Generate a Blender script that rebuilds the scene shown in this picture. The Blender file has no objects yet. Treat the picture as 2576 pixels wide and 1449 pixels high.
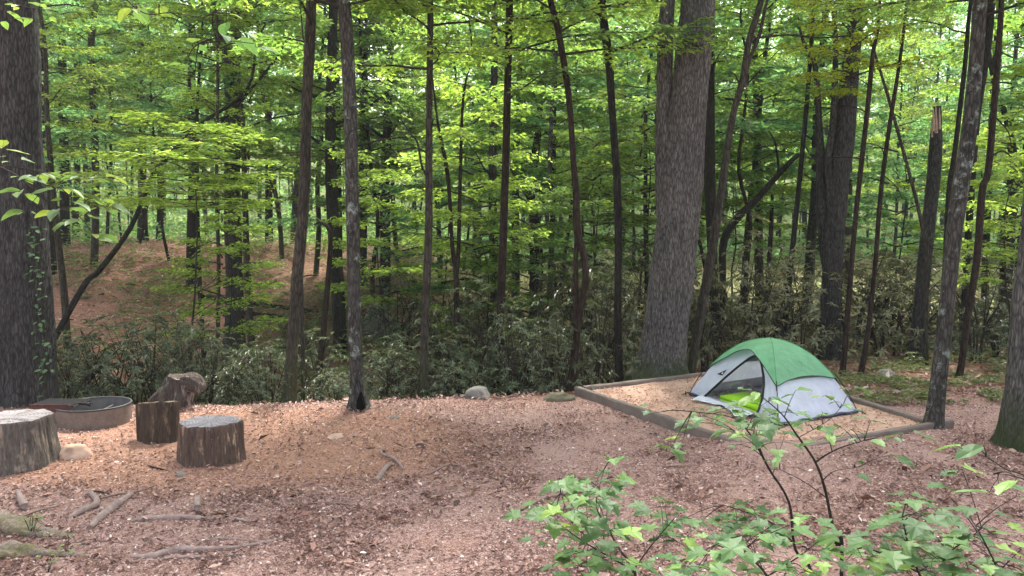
import bpy, math, random
import numpy as np
from mathutils import Vector, noise

R = random.Random(7)
NR = np.random.default_rng(11)
rad = math.radians
sc = bpy.context.scene
col = sc.collection

# ------------------------------------------------------------------ camera, sky, sun, exposure
CAM_H = 2.45
F = 2022.0            # focal length in units of a 2576 px wide frame
PITCH = rad(4.07)
cam_d = bpy.data.cameras.new('camera')
cam_d.sensor_width = 36.0
cam_d.lens = 36.0 * F / 2576.0
cam_d.clip_start = 0.05
cam_d.clip_end = 1000.0
cam = bpy.data.objects.new('camera', cam_d)
col.objects.link(cam)
cam.location = (0, 0, CAM_H)
cam.rotation_euler = (rad(90) - PITCH, 0, 0)
sc.camera = cam

SUN_EL, SUN_AZ = rad(58), rad(12)       # azimuth from +Y towards +X: beyond the trees
world = bpy.data.worlds.new('World')
sc.world = world
world.use_nodes = True
wn = world.node_tree
sky = wn.nodes.new('ShaderNodeTexSky')
sky.sky_type = 'NISHITA'
sky.sun_disc = False
sky.sun_elevation = SUN_EL
sky.sun_rotation = SUN_AZ
sky.air_density = 1.0
sky.dust_density = 6.0
sky.ozone_density = 0.6
bg = wn.nodes['Background']
bg.inputs['Strength'].default_value = 0.15
soft = wn.nodes.new('ShaderNodeHueSaturation')      # thin high cloud: a paler, less blue sky
soft.inputs['Saturation'].default_value = 0.45
wn.links.new(sky.outputs['Color'], soft.inputs['Color'])
wn.links.new(soft.outputs['Color'], bg.inputs['Color'])

sun_d = bpy.data.lights.new('sun', 'SUN')
sun_d.energy = 3.0
sun_d.angle = rad(12)
sun_d.color = (1.0, 0.95, 0.86)
sun = bpy.data.objects.new('sun', sun_d)
col.objects.link(sun)
sdir = Vector((math.sin(SUN_AZ) * math.cos(SUN_EL), math.cos(SUN_AZ) * math.cos(SUN_EL), math.sin(SUN_EL)))
sun.rotation_euler = sdir.to_track_quat('Z', 'Y').to_euler()
sun.location = sdir * 60

sc.view_settings.view_transform = 'Standard'
sc.view_settings.look = 'None'
sc.view_settings.gamma = 1.0
sc.view_settings.use_curve_mapping = False
sc.view_settings.exposure = 2.12
sc.render.engine = 'CYCLES'
sc.cycles.use_denoising = True
sc.cycles.use_adaptive_sampling = False
sc.cycles.denoiser = 'OPENIMAGEDENOISE'
sc.cycles.denoising_prefilter = 'NONE'
sc.cycles.max_bounces = 8
sc.cycles.diffuse_bounces = 5
sc.cycles.glossy_bounces = 2
sc.cycles.transmission_bounces = 4
sc.cycles.transparent_max_bounces = 6
sc.cycles.sample_clamp_indirect = 6.0

# ------------------------------------------------------------------ pixels to points
CP, SP = math.cos(PITCH), math.sin(PITCH)
def ray(u, v):
    r, up = (u - 1288.0) / F, -(v - 724.5) / F
    return np.array([r, CP + up * SP, -SP + up * CP])
def at(u, v, Y):
    d = ray(u, v)
    return np.array([0, 0, CAM_H]) + d * (Y / d[1])
def onplane(u, v, z):
    d = ray(u, v)
    return np.array([0, 0, CAM_H]) + d * ((z - CAM_H) / d[2])
def sstep(a, b, x):
    t = min(1.0, max(0.0, (x - a) / (b - a)))
    return t * t * (3 - 2 * t)
def front_at(u, v, r):
    p = onplane(u, v, 0.0)      # point on the ground whose front edge shows at (u, v); centre lies r farther along the view
    return p * (1 + r / p[1])
def terrain(x, y):
    near = 0.80 * (1 - sstep(1.0, 5.0, y))
    edge = 11.3 + 0.35 * math.sin(x * 0.55 + 1.0) + 0.8 * sstep(0.0, 2.5, x)
    depth = 1.35 - 1.2 * sstep(0.8, 5.5, x + 0.10 * (y - 11))
    t = y - edge
    z = near - depth * sstep(-0.15, 4.2, t)
    lf = 1 - sstep(-6.5, -0.5, x)
    z += lf * 3.2 * sstep(4.5, 24.0, t) + (1 - lf) * (depth + 1.25) * sstep(5.0, 34.0, t)
    z += 7.0 * sstep(38, 130, y) + 16.0 * sstep(85, 180, y)
    for ax_, ay_, bx_, by_, k0, k1 in ((0.85, 11.75, 2.72, 8.42, .015, .075), (2.72, 8.42, 5.0, 9.4, .075, .06)):
        dx, dy = bx_ - ax_, by_ - ay_
        q = min(1, max(0, ((x - ax_) * dx + (y - ay_) * dy) / (dx * dx + dy * dy)))      # soil trodden up against the pad's timbers
        dd = (x - ax_ - q * dx) ** 2 + (y - ay_ - q * dy) ** 2
        if dd < 2: z += (k0 + (k1 - k0) * q) * math.exp(-dd / .45)
    n = noise.noise(Vector((x * 0.35, y * 0.35, 3.1))) * 0.06
    n += noise.noise(Vector((x * 1.3, y * 1.3, 0.2))) * 0.022
    n += noise.noise(Vector((x * 4.0, y * 4.0, 7.2))) * 0.008
    if t > 1:
        n += noise.noise(Vector((x * 0.22, y * 0.22, 9.0))) * 0.30 * sstep(1, 8, t)
    return z + n
def ground(u, v):
    d = ray(u, v)
    t = 3.0
    while t < 140:
        p = np.array([0, 0, CAM_H]) + d * t
        if p[2] <= terrain(p[0], p[1]):
            return p
        t += 0.03 + t * 0.002
    return p

# ------------------------------------------------------------------ mesh building
class MB:
    def __init__(s): s.c = []; s.n = 0
    def add(s, V, Fc, mi=0, smooth=True):
        V = np.asarray(V, dtype=np.float64).reshape(-1, 3)
        Fc = np.asarray(Fc, dtype=np.int64)
        s.c.append((V, Fc + s.n, mi, smooth)); s.n += len(V)
        return s
    def mesh(s, name, mats, origin=None):
        me = bpy.data.meshes.new(name)
        V = np.concatenate([c[0] for c in s.c])
        if origin is not None: V = V - np.asarray(origin)
        me.vertices.add(len(V)); me.vertices.foreach_set('co', V.astype(np.float32).ravel())
        loops = np.concatenate([c[1].ravel() for c in s.c])
        tot = np.concatenate([np.full(len(c[1]), c[1].shape[1]) for c in s.c])
        st = np.concatenate([[0], np.cumsum(tot)[:-1]])
        me.loops.add(len(loops)); me.loops.foreach_set('vertex_index', loops.astype(np.int32))
        me.polygons.add(len(tot))
        me.polygons.foreach_set('loop_start', st.astype(np.int32))
        me.polygons.foreach_set('material_index', np.concatenate([np.full(len(c[1]), c[2]) for c in s.c]).astype(np.int32))
        me.polygons.foreach_set('use_smooth', np.concatenate([np.full(len(c[1]), c[3]) for c in s.c]))
        for m in (mats if isinstance(mats, (list, tuple)) else [mats]): me.materials.append(m)
        me.update(calc_edges=True); me.validate()
        return me
def link(name, me, parent=None, loc=None):
    o = bpy.data.objects.new(name, me); col.objects.link(o)
    if parent is not None: o.parent = parent
    if loc is not None: o.location = loc
    return o
def tag(o, label=None, cat=None, group=None, kind=None):
    if label: o['label'] = label
    if cat: o['category'] = cat
    if group: o['group'] = group
    if kind: o['kind'] = kind
    return o
def empty(name, loc, label, cat, group=None):
    o = bpy.data.objects.new(name, None); col.objects.link(o)
    o.empty_display_size = 0.2; o.location = loc
    return tag(o, label, cat, group)

def catmull(P, n):
    P = np.asarray(P, dtype=float)
    if len(P) < 3:
        t = np.linspace(0, 1, n * (len(P) - 1) + 1)[:, None]
        return P[0] * (1 - t) + P[-1] * t
    Q = np.vstack([2 * P[0] - P[1], P, 2 * P[-1] - P[-2]])
    out = []
    for i in range(1, len(Q) - 2):
        p0, p1, p2, p3 = Q[i - 1], Q[i], Q[i + 1], Q[i + 2]
        for k in range(n):
            t = k / n
            out.append(0.5 * (2 * p1 + (p2 - p0) * t + (2 * p0 - 5 * p1 + 4 * p2 - p3) * t * t + (3 * p1 - p0 - 3 * p2 + p3) * t ** 3))
    out.append(P[-1])
    return np.array(out)
def frames(P):
    T = np.gradient(P, axis=0)
    T /= np.linalg.norm(T, axis=1)[:, None] + 1e-9
    a = np.array([1.0, 0, 0]) if abs(T[0][0]) < 0.8 else np.array([0, 1.0, 0])
    N = []; n = a
    for t in T:
        n = n - t * n.dot(t); n /= np.linalg.norm(n) + 1e-9
        N.append(n)
    N = np.array(N)
    return T, N, np.cross(T, N)
def tube(mb, P, r, sides=6, mi=0, rfun=None, cap=True):
    P = np.asarray(P, dtype=float); r = np.broadcast_to(np.asarray(r, dtype=float), (len(P),))
    T, N, B = frames(P)
    ang = np.arange(sides) * 2 * math.pi / sides
    k = np.ones((len(P), sides)) if rfun is None else rfun(P, ang)
    V = P[:, None, :] + (N[:, None, :] * np.cos(ang)[None, :, None] + B[:, None, :] * np.sin(ang)[None, :, None]) * (r[:, None] * k)[:, :, None]
    i = np.arange(len(P) - 1)[:, None] * sides; j = np.arange(sides)[None, :]; j2 = (j + 1) % sides
    Q = np.stack([i + j, i + j2, i + j2 + sides, i + j + sides], -1).reshape(-1, 4)
    V = V.reshape(-1, 3)
    mb.add(V, Q, mi)
    if cap:
        for e, s0 in ((0, 0), (len(P) - 1, (len(P) - 1) * sides)):
            jj = np.arange(sides)
            ring = V[s0:s0 + sides]
            mb.add(np.vstack([ring, P[e]]), np.stack([jj if e else (jj + 1) % sides, (jj + 1) % sides if e else jj, np.full(sides, sides)], -1), mi, False)
def box(mb, c, ax, ay, az, mi=0):
    c, ax, ay, az = map(np.asarray, (c, ax, ay, az))
    V = [c + sx * ax + sy * ay + sz * az for sz in (-1, 1) for sy in (-1, 1) for sx in (-1, 1)]
    mb.add(V, [(0, 2, 3, 1), (4, 5, 7, 6), (0, 1, 5, 4), (2, 6, 7, 3), (0, 4, 6, 2), (1, 3, 7, 5)], mi, False)
def unit(v):
    v = np.asarray(v, dtype=float)
    return v / (np.linalg.norm(v) + 1e-9)
def leaves(mb, P, D, U, L, W, mi=0, fold=0.12, droop=0.15):
    """diamond leaves: P base points, D directions, U upward normals"""
    P, D, U = map(lambda a: np.asarray(a, dtype=float), (P, D, U))
    D = D / (np.linalg.norm(D, axis=1)[:, None] + 1e-9)
    S = np.cross(D, U); S /= np.linalg.norm(S, axis=1)[:, None] + 1e-9
    U = np.cross(S, D)
    L = np.broadcast_to(L, (len(P),))[:, None]; W = np.broadcast_to(W, (len(P),))[:, None]
    m = P + D * L * 0.45
    V = np.stack([P, m + S * W * 0.5 + U * W * fold, P + D * L - U * L * droop, m - S * W * 0.5 + U * W * fold], 1).reshape(-1, 3)
    mb.add(V, np.arange(len(P) * 4).reshape(-1, 4), mi, False)
MAPLE_H = [(0, .06), (.15, 0), (.40, .02), (.33, .10), (.29, .19), (.44, .33), (.60, .47), (.42, .50), (.25, .50), (.30, .66), (.15, .78), (0, 1)]
OVAL_H = [(0, 0), (.14, .12), (.24, .30), (.26, .48), (.21, .68), (.11, .86), (0, 1)]
def leaf_template(half):
    pts = list(half) + [(-x, y) for x, y in reversed(half[1:-1])]
    V = np.array(pts + [(0, .42)]); n = len(pts)
    return V, np.array([(i, (i + 1) % n, n) for i in range(n)])
TPL = {'maple': leaf_template(MAPLE_H), 'oval': leaf_template(OVAL_H)}
def shaped_leaf(mb, kind, p, d, up, size, mi=0, droop=0.25, fold=0.18):
    V2, Fc = TPL[kind]
    d = unit(d); s = unit(np.cross(d, up)); u = np.cross(s, d)
    x, y = V2[:, 0], V2[:, 1]
    z = np.abs(x) * fold - droop * y * y + 0.02 * np.sin(9 * y + 5 * x)
    V = np.asarray(p) + size * (s * x[:, None] + d * y[:, None] + u * z[:, None])
    mb.add(V, Fc, mi, False)

# ------------------------------------------------------------------ materials
def mat(name):
    m = bpy.data.materials.new(name); m.use_nodes = True
    nt = m.node_tree; b = nt.nodes['Principled BSDF']
    b.inputs['Specular IOR Level'].default_value = 0.25
    return m, nt, b
def nd(nt, t, ins=None, **kw):
    n = nt.nodes.new(t)
    for k, v in kw.items(): setattr(n, k, v)
    for k, v in (ins or {}).items():
        if hasattr(v, 'links') or isinstance(v, bpy.types.NodeSocket): nt.links.new(v, n.inputs[k])
        else: n.inputs[k].default_value = v
    return n
def ramp(nt, fac, stops):
    n = nt.nodes.new('ShaderNodeValToRGB'); nt.links.new(fac, n.inputs[0])
    e = n.color_ramp.elements
    while len(e) < len(stops): e.new(0.5)
    for i, (p, c) in enumerate(stops):
        e[i].position = p; e[i].color = (*c, 1) if len(c) == 3 else c
    return n.outputs[0]
def mixc(nt, fac, a, b, mode='MIX'):
    n = nt.nodes.new('ShaderNodeMix'); n.data_type = 'RGBA'; n.blend_type = mode
    for i, v in ((0, fac), (6, a), (7, b)):
        if isinstance(v, bpy.types.NodeSocket): nt.links.new(v, n.inputs[i])
        else: n.inputs[i].default_value = v if not isinstance(v, tuple) or len(v) == 4 else (*v, 1)
    return n.outputs[2]
def coords(nt, scale=(1, 1, 1), out='Object'):
    tc = nt.nodes.new('ShaderNodeTexCoord'); mp = nt.nodes.new('ShaderNodeMapping')
    mp.inputs['Scale'].default_value = scale
    nt.links.new(tc.outputs[out], mp.inputs[0])
    return mp.outputs[0]
def noise_n(nt, vec, scale, detail=4, rough=0.6):
    return nd(nt, 'ShaderNodeTexNoise', {'Vector': vec, 'Scale': scale, 'Detail': detail, 'Roughness': rough}).outputs['Fac']
def bump(nt, b, h, strength=0.5, dist=0.02):
    n = nd(nt, 'ShaderNodeBump', {'Height': h, 'Strength': strength, 'Distance': dist})
    nt.links.new(n.outputs[0], b.inputs['Normal'])
def leaf_mat(name, stops, trans=1.5, tmix=0.45, rough=0.5, spec=0.25, tree_var=0.25):
    m, nt, b = mat(name)
    g = nt.nodes.new('ShaderNodeNewGeometry')
    c = ramp(nt, g.outputs['Random Per Island'], stops)
    oi = nt.nodes.new('ShaderNodeObjectInfo')
    v = nd(nt, 'ShaderNodeMapRange', {'Value': oi.outputs['Random'], 'To Min': 1 - tree_var, 'To Max': 1 + tree_var})
    h = nd(nt, 'ShaderNodeHueSaturation', {'Color': c, 'Value': v.outputs[0]})
    nt.links.new(h.outputs[0], b.inputs['Base Color'])
    b.inputs['Roughness'].default_value = rough; b.inputs['Specular IOR Level'].default_value = spec
    tr = nt.nodes.new('ShaderNodeBsdfTranslucent')
    tcol = mixc(nt, 1.0, h.outputs[0], (trans * 1.0, trans, trans * 0.6), 'MULTIPLY')
    nt.links.new(tcol, tr.inputs['Color'])
    mx = nd(nt, 'ShaderNodeMixShader', {0: tmix, 1: b.outputs[0], 2: tr.outputs[0]})
    nt.links.new(mx.outputs[0], nt.nodes['Material Output'].inputs[0])
    return m
def bark_mat(name, dark, light, zs=0.12, scale=16, moss=0.0, moss_h=1.0, lichen=0.0, strength=0.9):
    m, nt, b = mat(name)
    v = coords(nt, (1, 1, zs))
    n1 = noise_n(nt, v, scale, 6, 0.65)
    n2 = noise_n(nt, v, scale * 3.2, 4, 0.6)
    w = nd(nt, 'ShaderNodeTexVoronoi', {'Vector': v, 'Scale': scale * 1.3}, feature='DISTANCE_TO_EDGE')
    hgt = nd(nt, 'ShaderNodeMath', {0: w.outputs['Distance'], 1: n1}, operation='ADD')
    c = ramp(nt, n1, [(0.28, dark), (0.5, tuple((a + c2) / 2 for a, c2 in zip(dark, light))), (0.72, light)])
    crack = ramp(nt, w.outputs['Distance'], [(0.0, (0.22,) * 3), (0.22, (1, 1, 1))])
    c = mixc(nt, 0.8, c, crack, 'MULTIPLY')
    big = noise_n(nt, coords(nt, (1, 1, 0.5)), 2.2, 3)
    c = mixc(nt, 0.5, c, ramp(nt, big, [(0.3, (0.6, 0.6, 0.62)), (0.7, (1.3, 1.25, 1.2))]), 'MULTIPLY')
    if lichen:
        ln = noise_n(nt, coords(nt, (1, 1, 0.8)), 7, 5, 0.7)
        c = mixc(nt, ramp(nt, ln, [(0.56, (0, 0, 0)), (0.66, (lichen,) * 3)]), c, (0.30, 0.36, 0.32))
    if moss:
        sx = nd(nt, 'ShaderNodeSeparateXYZ', {0: coords(nt)})
        hz = nd(nt, 'ShaderNodeMapRange', {'Value': sx.outputs[2], 'From Min': 0.0, 'From Max': moss_h, 'To Min': 1.0, 'To Max': 0.0})
        mn = noise_n(nt, coords(nt), 5, 5, 0.7)
        f = nd(nt, 'ShaderNodeMath', {0: hz.outputs[0], 1: mn}, operation='MULTIPLY')
        c = mixc(nt, ramp(nt, f.outputs[0], [(0.12, (0, 0, 0)), (0.36, (moss,) * 3)]), c, (0.045, 0.06, 0.022))
    nt.links.new(c, b.inputs['Base Color'])
    b.inputs['Roughness'].default_value = 0.95; b.inputs['Specular IOR Level'].default_value = 0.1
    add = nd(nt, 'ShaderNodeMath', {0: hgt.outputs[0], 1: n2}, operation='ADD')
    bump(nt, b, add.outputs[0], strength, 0.03)
    return m
def plain(name, c, rough=0.7, spec=0.25, var=0.25, scale=20, bmp=0.2, metal=0.0):
    m, nt, b = mat(name)
    n = noise_n(nt, coords(nt), scale, 5, 0.65)
    nt.links.new(ramp(nt, n, [(0.25, tuple(x * (1 - var) for x in c)), (0.75, tuple(min(1, x * (1 + var)) for x in c))]), b.inputs['Base Color'])
    b.inputs['Roughness'].default_value = rough; b.inputs['Specular IOR Level'].default_value = spec
    b.inputs['Metallic'].default_value = metal
    if bmp: bump(nt, b, n, bmp, 0.01)
    return m

M = {}
M['leaf_bright'] = leaf_mat('bright leaf', [(0, (0.074, 0.128, 0.024)), (0.5, (0.124, 0.188, 0.036)), (1, (0.21, 0.27, 0.07))], 2.5, 0.55)
M['leaf_mid'] = leaf_mat('green leaf', [(0, (0.052, 0.102, 0.026)), (0.6, (0.086, 0.152, 0.040)), (1, (0.155, 0.225, 0.07))], 2.5, 0.55)
M['leaf_cool'] = leaf_mat('cool leaf', [(0, (0.048, 0.112, 0.055)), (0.6, (0.080, 0.170, 0.080)), (1, (0.15, 0.25, 0.13))], 2.4, 0.55)
M['leaf_yellow'] = leaf_mat('yellow leaf', [(0, (0.11, 0.15, 0.012)), (1, (0.22, 0.25, 0.02))], 2.0, 0.5)
M['leaf_maple'] = leaf_mat('maple leaf', [(0, (0.042, 0.100, 0.032)), (0.6, (0.075, 0.155, 0.050)), (0.9, (0.11, 0.21, 0.055)), (1, (0.19, 0.30, 0.06))], 1.3, 0.35, 0.5, 0.25, 0.1)
M['leaf_pale'] = leaf_mat('pale leaf', [(0, (0.09, 0.17, 0.06)), (0.6, (0.13, 0.22, 0.06)), (1, (0.20, 0.26, 0.05))], 1.3, 0.4, 0.45, 0.3)
M['leaf_teal'] = leaf_mat('teal leaf', [(0, (0.05, 0.11, 0.04)), (0.5, (0.08, 0.16, 0.06)), (1, (0.14, 0.19, 0.04))], 1.3, 0.4, 0.6, 0.12)
M['rhodo_dark'] = leaf_mat('dark rhododendron leaf', [(0, (0.032, 0.048, 0.022)), (0.6, (0.075, 0.100, 0.050)), (1, (0.17, 0.19, 0.12))], 1.3, 0.22, 0.42, 0.4)
M['rhodo_olive'] = leaf_mat('olive rhododendron leaf', [(0, (0.060, 0.070, 0.030)), (0.6, (0.150, 0.160, 0.085)), (1, (0.32, 0.30, 0.20))], 1.3, 0.25, 0.42, 0.4)
M['fern'] = leaf_mat('undergrowth leaf', [(0, (0.055, 0.085, 0.022)), (0.7, (0.125, 0.16, 0.05)), (1, (0.28, 0.28, 0.14))], 1.4, 0.35)
M['litter'] = leaf_mat('dead leaf', [(0, (0.075, 0.038, 0.031)), (0.3, (0.215, 0.115, 0.095)), (0.74, (0.40, 0.245, 0.210)), (0.93, (0.52, 0.37, 0.325)), (0.985, (0.70, 0.58, 0.53)), (1, (0.84, 0.76, 0.72))], 0.9, 0.12, 0.6, 0.3, 0.05)
M['litter_orange'] = leaf_mat('orange dead leaf', [(0, (0.13, 0.068, 0.042)), (0.5, (0.36, 0.19, 0.125)), (0.92, (0.52, 0.32, 0.23)), (1, (0.7, 0.56, 0.47))], 0.9, 0.12, 0.6, 0.3, 0.05)
M['litter_dark'] = leaf_mat('dark dead leaf', [(0, (0.05, 0.024, 0.018)), (0.5, (0.17, 0.082, 0.062)), (0.9, (0.31, 0.165, 0.125)), (1, (0.5, 0.34, 0.28))], 0.9, 0.12, 0.6, 0.3, 0.05)
M['bark_grey'] = bark_mat('grey oak bark', (0.070, 0.066, 0.062), (0.27, 0.255, 0.242), 0.20, 24, moss=0.9, moss_h=1.1, strength=1.0)
M['bark_char'] = bark_mat('charcoal bark', (0.030, 0.029, 0.029), (0.115, 0.110, 0.108), 0.20, 24, strength=1.0)
M['bark_dark'] = bark_mat('dark bark', (0.014, 0.013, 0.012), (0.050, 0.044, 0.039), 0.2, 24, strength=0.6)
M['bark_red'] = bark_mat('red brown bark', (0.020, 0.014, 0.011), (0.066, 0.045, 0.037), 0.2, 24, strength=0.6)
M['bark_brown'] = bark_mat('brown bark', (0.034, 0.030, 0.025), (0.115, 0.100, 0.082), 0.18, 22, moss=0.5, moss_h=1.5, strength=0.7)
M['bark_lichen'] = bark_mat('lichen bark', (0.036, 0.034, 0.031), (0.125, 0.116, 0.104), 0.25, 20, lichen=0.75, strength=0.6)
M['twig'] = plain('twig', (0.035, 0.028, 0.022), 0.9, 0.1, 0.4)
M['twig_green'] = plain('young twig', (0.022, 0.018, 0.015), 0.8, 0.2, 0.4)
M['root'] = plain('weathered root', (0.23, 0.175, 0.155), 0.9, 0.1, 0.45, 16, 0.5)
def mossy():
    m, nt, b = mat('mossy root'); v = coords(nt)
    n1, n2 = noise_n(nt, v, 5, 6, .7), noise_n(nt, v, 30, 5, .7)
    c = mixc(nt, ramp(nt, n1, [(.45, (0, 0, 0)), (.60, (.75,) * 3)]), ramp(nt, n2, [(.3, (.13, .10, .08)), (.7, (.34, .27, .23))]), ramp(nt, n2, [(.3, (.07, .075, .025)), (.7, (.19, .17, .07))]))
    nt.links.new(c, b.inputs['Base Color']); b.inputs['Roughness'].default_value = 1; bump(nt, b, n2, .8, .03)
    return m
M['root_moss'] = mossy()
M['stick'] = plain('stick', (0.22, 0.155, 0.125), 0.9, 0.1, 0.5, 30)
M['stick_dark'] = plain('charred stick', (0.02, 0.018, 0.017), 0.9, 0.1, 0.4)
M['rock'] = plain('tan rock', (0.40, 0.28, 0.21), 0.9, 0.1, 0.3, 8, 0.4)
M['rock_grey'] = plain('grey rock', (0.20, 0.185, 0.165), 0.9, 0.1, 0.4, 6, 0.5)
M['rock_moss'] = plain('mossy rock', (0.14, 0.13, 0.085), 0.95, 0.1, 0.5, 5, 0.6)

# ------------------------------------------------------------------ terrain
def build_ground():
    def axis(segs):
        out = [segs[0][0]]
        for a, b, st in segs:
            n = max(1, int(round((b - a) / st)))
            out += [a + (b - a) * (i + 1) / n for i in range(n)]
        return np.array(out)
    xs = axis([(-160, -60, 10), (-60, -14, 1.2), (-14, 14, 0.14), (14, 60, 1.2), (60, 160, 10)])
    ys = axis([(-12, 3, 1.0), (3, 14, 0.10), (14, 22, 0.22), (22, 60, 0.9), (60, 240, 6)])
    V = np.array([(x, y, terrain(x, y)) for y in ys for x in xs])
    nx, ny = len(xs), len(ys)
    i = np.arange(ny - 1)[:, None] * nx; j = np.arange(nx - 1)[None, :]
    Q = np.stack([i + j, i + j + 1, i + j + nx + 1, i + j + nx], -1).reshape(-1, 4)
    m, nt, b = mat('forest floor')
    v = coords(nt)
    fine = nd(nt, 'ShaderNodeTexVoronoi', {'Vector': nd(nt, 'ShaderNodeVectorMath', {0: v, 1: nd(nt, 'ShaderNodeTexNoise', {'Vector': v, 'Scale': 9.0}).outputs['Color']}, operation='ADD').outputs[0], 'Scale': 24.0, 'Randomness': 1.0})
    sepc = nd(nt, 'ShaderNodeSeparateColor', {0: fine.outputs['Color']})
    n1 = noise_n(nt, v, 40, 6, 0.7); n2 = noise_n(nt, v, 1.1, 5, 0.6); n3 = noise_n(nt, v, 130, 3, 0.7)
    lit = ramp(nt, sepc.outputs[0], [(0, (0.12, 0.066, 0.054)), (0.45, (0.30, 0.182, 0.152)), (0.8, (0.42, 0.278, 0.238)), (1, (0.54, 0.40, 0.36))])
    clay = ramp(nt, n1, [(0.3, (0.22, 0.118, 0.078)), (0.55, (0.40, 0.222, 0.150)), (0.75, (0.55, 0.35, 0.26))])
    # bare orange clay by the fire ring and across the middle of the camp, where feet keep it clear
    sp = nd(nt, 'ShaderNodeSeparateXYZ', {0: v})
    def blob(cx, cy, rx, ry):
        a = nd(nt, 'ShaderNodeMath', {0: nd(nt, 'ShaderNodeMath', {0: sp.outputs[0], 1: -cx}, operation='ADD').outputs[0], 1: 1 / rx}, operation='MULTIPLY').outputs[0]
        c = nd(nt, 'ShaderNodeMath', {0: nd(nt, 'ShaderNodeMath', {0: sp.outputs[1], 1: -cy}, operation='ADD').outputs[0], 1: 1 / ry}, operation='MULTIPLY').outputs[0]
        d = nd(nt, 'ShaderNodeMath', {0: nd(nt, 'ShaderNodeMath', {0: a, 1: a}, operation='MULTIPLY').outputs[0], 1: nd(nt, 'ShaderNodeMath', {0: c, 1: c}, operation='MULTIPLY').outputs[0]}, operation='ADD').outputs[0]
        return nd(nt, 'ShaderNodeMapRange', {'Value': d, 'From Min': 0.2, 'From Max': 1.3, 'To Min': 1.0, 'To Max': 0.0}).outputs[0]
    mk = nd(nt, 'ShaderNodeMath', {0: blob(-2.9, 9.2, 2.6, 1.9), 1: blob(-3.9, 8.4, 1.9, 0.9)}, operation='MAXIMUM').outputs[0]
    mk = nd(nt, 'ShaderNodeMath', {0: mk, 1: n2}, operation='ADD').outputs[0]
    f = ramp(nt, mk, [(0.55, (0, 0, 0)), (1.25, (0.85,) * 3)])
    far = ramp(nt, nd(nt, 'ShaderNodeMapRange', {'Value': sp.outputs[1], 'From Min': 11.0, 'From Max': 13.0}).outputs[0], [(0, (0, 0, 0)), (1, (1, 1, 1))])
    soil = ramp(nt, n1, [(0.3, (0.24, 0.150, 0.125)), (0.7, (0.45, 0.31, 0.265))])      # trodden bare soil between the litter
    lit = mixc(nt, ramp(nt, noise_n(nt, v, 0.9, 5, .65), [(.48, (0, 0, 0)), (.58, (.9,) * 3)]), lit, soil)
    c = mixc(nt, f, lit, clay)
    slope = ramp(nt, sepc.outputs[1], [(0, (0.09, 0.040, 0.028)), (0.5, (0.30, 0.138, 0.095)), (0.9, (0.47, 0.26, 0.195)), (1, (0.6, 0.44, 0.37))])
    slope = mixc(nt, ramp(nt, noise_n(nt, v, 0.7, 6, 0.75), [(0.45, (0, 0, 0)), (0.62, (.6,) * 3)]), slope, mixc(nt, .5, slope, (0.05, 0.032, 0.022)))
    green = ramp(nt, noise_n(nt, v, 3, 5, 0.7), [(0.52, (0, 0, 0)), (0.66, (0.6,) * 3)])
    slope = mixc(nt, green, slope, (0.05, 0.065, 0.025))
    c = mixc(nt, far, c, slope)
    fg = ramp(nt, nd(nt, 'ShaderNodeMapRange', {'Value': nd(nt, 'ShaderNodeMath', {0: sp.outputs[1], 1: sp.outputs[0]}, operation='ADD').outputs[0], 'From Min': 19.0, 'From Max': 36.0}).outputs[0], [(0, (0, 0, 0)), (1, (.85, .85, .85))])
    c = mixc(nt, fg, c, ramp(nt, noise_n(nt, v, 2.0, 6, .7), [(.3, (.045, .07, .02)), (.7, (.12, .17, .05))]))
    nt.links.new(c, b.inputs['Base Color'])
    b.inputs['Roughness'].default_value = 0.95; b.inputs['Specular IOR Level'].default_value = 0.1
    h = nd(nt, 'ShaderNodeMath', {0: sepc.outputs[2], 1: n3}, operation='ADD').outputs[0]
    bump(nt, b, h, 0.7, 0.02)
    o = link('ground', MB().add(V, Q).mesh('ground', m))
    tag(o, kind='structure')
build_ground()

# pad corners from the photograph, on the timber tops
PA, PB, PC, PD = (onplane(*p, 0.13) for p in ((1445, 973), (1901, 921), (2362, 1062), (1940, 1139)))
def inpad(x, y, m=0.0):
    P = [PA, PB, PC, PD]; s = None
    for i in range(4):
        a, c = P[i], P[(i + 1) % 4]
        cr = (c[0] - a[0]) * (y - a[1]) - (c[1] - a[1]) * (x - a[0])
        cr /= np.hypot(c[0] - a[0], c[1] - a[1])
        if cr > -m: return False
    return True

# ------------------------------------------------------------------ leaf litter (uncountable)
def litter(name, n, region, size, m, dens=None, lift=0.012, tilt=0.55):
    P, D, U, L, W = [], [], [], [], []
    k = 0
    while len(P) < n and k < n * 6:
        k += 1
        x, y = region()
        if dens and R.random() > dens(x, y): continue
        if inpad(x, y, -0.05): continue
        z = terrain(x, y)
        a = R.random() * 6.283; l = size * (R.uniform(0.45, 1.2) if R.random() < .93 else R.uniform(1.3, 2.2))
        d = np.array([math.cos(a), math.sin(a), R.gauss(0, 0.28)])
        P.append((x, y, z + lift * R.random() + 0.004)); D.append(d)
        U.append((R.gauss(0, tilt), R.gauss(0, tilt), 1)); L.append(l); W.append(l * R.choice((.12, .3, .45, .6)))
    mb = MB(); leaves(mb, P, D, U, np.array(L), np.array(W), 0, 0.25, -0.1)
    o = link(name, mb.mesh(name, m)); tag(o, 'dry brown fallen leaves strewn over the ground', 'leaf litter', kind='stuff')
    return o
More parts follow.
